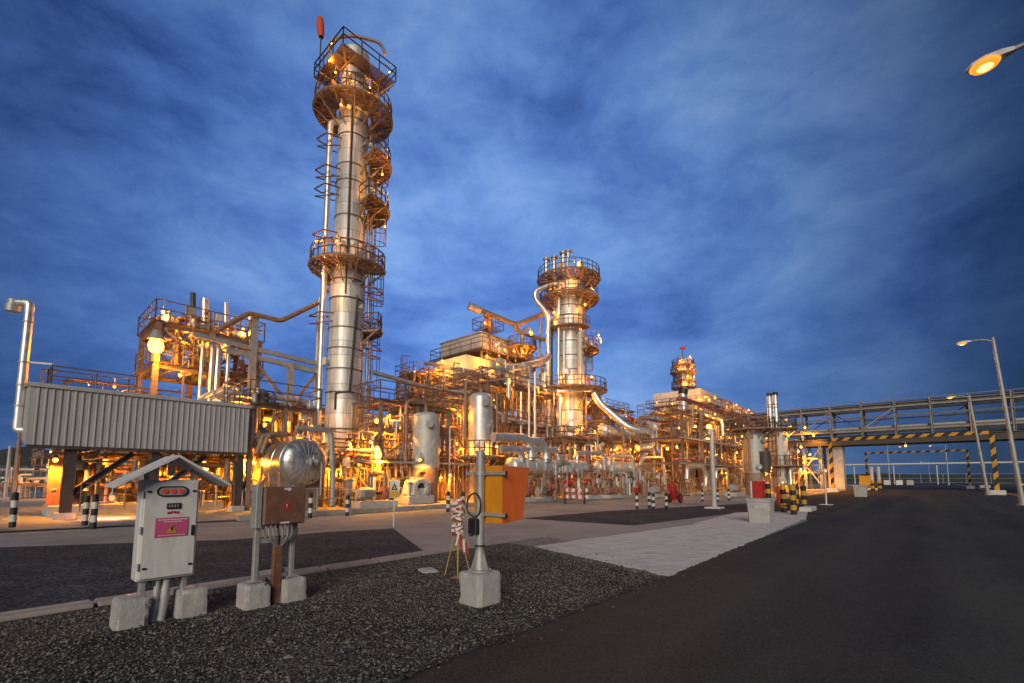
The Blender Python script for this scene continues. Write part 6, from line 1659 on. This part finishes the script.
# road end
T = thing('overhead_pipeline', 'thin white pipeline on slim posts crossing beyond the road end', 'pipeline', W(150, 0, 0), YAW)
zz = PY(930, 463, W(150, 8).y).z
b = MB(); b.cyl(W(150, -45, zz), W(150, 60, zz), .22, n=10); b.build('pipe', 'white', T)
for k in range(14):
    MB().cyl(W(150.4, -45+k*8, 0), W(150.4, -45+k*8, zz), .12, n=8).build('post', 'white', T)
T = thing('perimeter_fence', 'distant mesh fence behind the road end with grey posts', 'fence', W(190, 0, 0), YAW)
for k in range(30): MB().cyl(W(190, -60+k*5, 0), W(190, -60+k*5, 3.0), .07, n=6).build('post', 'galv', T)
for z in (.2, 1.5, 2.9): MB().cyl(W(190, -60, z), W(190, 86, z), .05, n=6).build('rail', 'galv', T)
def jersey(c, m, label):
    b = MB(); u, v, _ = UV(c); L = 1.2
    pr = [(-.4, 0), (.4, 0), (.4, .12), (.18, .45), (.12, 1.1), (-.12, 1.1), (-.18, .45), (-.4, .12)]
    b.extrude([W(u+a, v-L/2, z) for a, z in pr], W(0, L)-W(0, 0)); tag(b.build('road_barrier', m, loc=c), label, 'road barrier', 'road barrier blocks at the road end')
for k, (v, m, lb) in enumerate(((-6.0, 'white', 'white road barrier block at left side of the road end'), (-3.8, 'tape', 'second white barrier block from the left at the road end'), (-1.9, 'concrete', 'grey concrete barrier block right of the two white ones'))):
    jersey(W(140, v, 0), m, lb)
for x, y, lb in ((873, 491, 'left tall post of striped pair by the pipe bridge pier'), (880, 491, 'right tall post of striped pair by the pipe bridge pier')):
    c = G(x, y); T = thing('marker_post', lb, 'post', c, 0, 'tall white topped striped posts')
    for k in range(4):
        MB().cyl(c+Vector((0, 0, .32*k-(.02 if k == 0 else 0))), c+Vector((0, 0, .32*k+.32)), .22, n=12).build('painted_band', 'black' if k % 2 == 0 else 'yellow', T)
    MB().cyl(c+Vector((0, 0, 1.28)), c+Vector((0, 0, 3.0)), .17, n=12).build('shaft', 'white', T)
c = G(866, 490); cu, cv, _ = UV(c)
T = thing('road_sign', 'yellow roadside board beside the striped tall posts', 'sign', c, YAW)
MB().bbox(cab(0, 0, 1.3), (.12, 1.3, 1.2), b=.03).build('board', 'yellow', T)
for s in (-1, 1): MB().beam(cab(.03, .5*s, 0), cab(.03, .5*s, .72), .08, .08).build('leg', 'dark', T)
MB().bbox(cab(0, .3, .1), (1.2, 2.6, .3), b=.03).build('base_block', 'white', T)
# right shoulder
for x, y, lb in ((985, 488, 'white concrete block at the foot of the slim right hand post'),):
    c = G(x, y); b = MB(); b.bbox(c+Vector((0, 0, .22)), (1.2, 1.2, .5), b=.05); tag(b.build('concrete_block', 'white', loc=c), lb, 'concrete block')
T = thing('pipe_module', 'low pipework on the right shoulder behind the striped barrier foot', 'pipework', W(70, 11, 0), YAW, 'steel pipework frames')
clutter(T, 64, 80, 9, 13, .1, 2.6, 30, 121, .06, .16, valves=5, boxes=3, mats=['copper', 'steel', 'white', 'primer'])
lamp(T, W(70, 9, 2.2), 250, .12)

# ------------------------------------------------------------------ camera, light, sky
cam = bpy.data.cameras.new('camera'); co = bpy.data.objects.new('camera', cam); COL.objects.link(co)
co.location = (0, 0, EYE); co.rotation_euler = (math.radians(90)+TILT, 0, 0)
cam.sensor_width = 36; cam.lens = 36*FPX/1024; cam.shift_y = (PPY-341.5)/1024
cam.clip_end = 6000; cam.clip_start = .05
S.camera = co

SUN_EL, SUN_DIR = math.radians(20), Vector((-0.12, -0.99, 0)).normalized()   # afterglow behind the camera, to the left
sl = bpy.data.lights.new('sun', 'SUN'); so = bpy.data.objects.new('sun', sl); COL.objects.link(so)
sl.energy = 2.1; sl.angle = math.radians(30); sl.color = (1.0, 0.91, 0.73)
d = Vector((SUN_DIR.x*math.cos(SUN_EL), SUN_DIR.y*math.cos(SUN_EL), math.sin(SUN_EL)))
so.rotation_euler = (-d).to_track_quat('-Z', 'Y').to_euler()

w = bpy.data.worlds.new('World'); S.world = w; w.use_nodes = True
nt = w.node_tree; N = nt.nodes; L = nt.links
bg = N['Background']
sky = N.new('ShaderNodeTexSky'); sky.sky_type = 'NISHITA'; sky.sun_disc = False
sky.sun_elevation = SUN_EL; sky.sun_rotation = math.atan2(SUN_DIR.x, SUN_DIR.y)
sky.air_density = 1.0; sky.dust_density = 0.3; sky.ozone_density = 6.0
tc = N.new('ShaderNodeTexCoord'); sp = N.new('ShaderNodeSeparateXYZ'); L.new(tc.outputs['Generated'], sp.inputs[0])
def math_(op, a, b=None, c=None):
    n = N.new('ShaderNodeMath'); n.operation = op
    for i, x in enumerate((a, b, c)):
        if x is None: continue
        if isinstance(x, (int, float)): n.inputs[i].default_value = x
        else: L.new(x, n.inputs[i])
    return n.outputs[0]
cb = N.new('ShaderNodeMapping'); cb.inputs['Scale'].default_value = (1, 1, 2.1); L.new(tc.outputs['Generated'], cb.inputs['Vector'])
def noise_(scale, detail, rough, dist=0.0, off=(0, 0, 0), sc=(1, 1, 1)):
    mp = N.new('ShaderNodeMapping'); mp.inputs['Location'].default_value = off; mp.inputs['Scale'].default_value = sc; L.new(cb.outputs[0], mp.inputs['Vector'])
    n = N.new('ShaderNodeTexNoise'); n.inputs['Scale'].default_value = scale; n.inputs['Detail'].default_value = detail
    n.inputs['Roughness'].default_value = rough; n.inputs['Distortion'].default_value = dist
    L.new(mp.outputs['Vector'], n.inputs['Vector']); return n.outputs['Fac']
n1 = noise_(1.9, 6, 0.52, 0.5, (3.1, 0.4, 0), (1, .8, 1)); n2 = noise_(5.5, 8, 0.65, 0.3, (0.3, 7.2, 0), (1.1, 1, 1))
cl = math_('ADD', math_('MULTIPLY', n1, 0.65), math_('MULTIPLY', n2, 0.35))
def ramp(fac, els):
    r = N.new('ShaderNodeValToRGB'); L.new(fac, r.inputs['Fac'])
    while len(r.color_ramp.elements) > len(els): r.color_ramp.elements.remove(r.color_ramp.elements[-1])
    while len(r.color_ramp.elements) < len(els): r.color_ramp.elements.new(1)
    for e, (p, c) in zip(r.color_ramp.elements, els): e.position = p; e.color = (*c, 1)
    return r.outputs['Color']
cloud = ramp(cl, [(0.33, (0.024, 0.068, 0.25)), (0.45, (0.074, 0.165, 0.46)), (0.55, (0.130, 0.260, 0.58)), (0.72, (0.27, 0.43, 0.74))])
# brighter afterglow part of the sky, falling off to the sides
gd = Vector((-0.12, 1.0, 0.34)).normalized()
dt = N.new('ShaderNodeVectorMath'); dt.operation = 'DOT_PRODUCT'; L.new(tc.outputs['Generated'], dt.inputs[0]); dt.inputs[1].default_value = gd
gl = N.new('ShaderNodeMapRange'); gl.inputs['From Min'].default_value = 0.58; gl.inputs['From Max'].default_value = 1.0
gl.inputs['To Min'].default_value = 0.15; gl.inputs['To Max'].default_value = 1.25; L.new(dt.outputs['Value'], gl.inputs['Value'])
m1 = N.new('ShaderNodeMixRGB'); m1.blend_type = 'MULTIPLY'; m1.inputs['Fac'].default_value = 1
L.new(cloud, m1.inputs['Color1']); L.new(gl.outputs['Result'], m1.inputs['Color2'])
sk = N.new('ShaderNodeMixRGB'); sk.blend_type = 'MULTIPLY'; sk.inputs['Fac'].default_value = 1; sk.inputs['Color2'].default_value = (0.05, 0.075, 0.11, 1)
L.new(sky.outputs['Color'], sk.inputs['Color1'])
mx = N.new('ShaderNodeMixRGB'); mx.inputs['Fac'].default_value = 0.93
L.new(sk.outputs['Color'], mx.inputs['Color1']); L.new(m1.outputs['Color'], mx.inputs['Color2'])
L.new(mx.outputs['Color'], bg.inputs['Color']); bg.inputs['Strength'].default_value = 1.06

S.render.engine = 'CYCLES'
S.cycles.use_denoising = True
S.cycles.max_bounces = 5; S.cycles.diffuse_bounces = 3; S.cycles.glossy_bounces = 3
S.cycles.sample_clamp_indirect = 4.0
S.view_settings.view_transform = 'Standard'; S.view_settings.look = 'None'
S.view_settings.exposure = 0.05; S.view_settings.gamma = 1.0; S.view_settings.use_curve_mapping = False
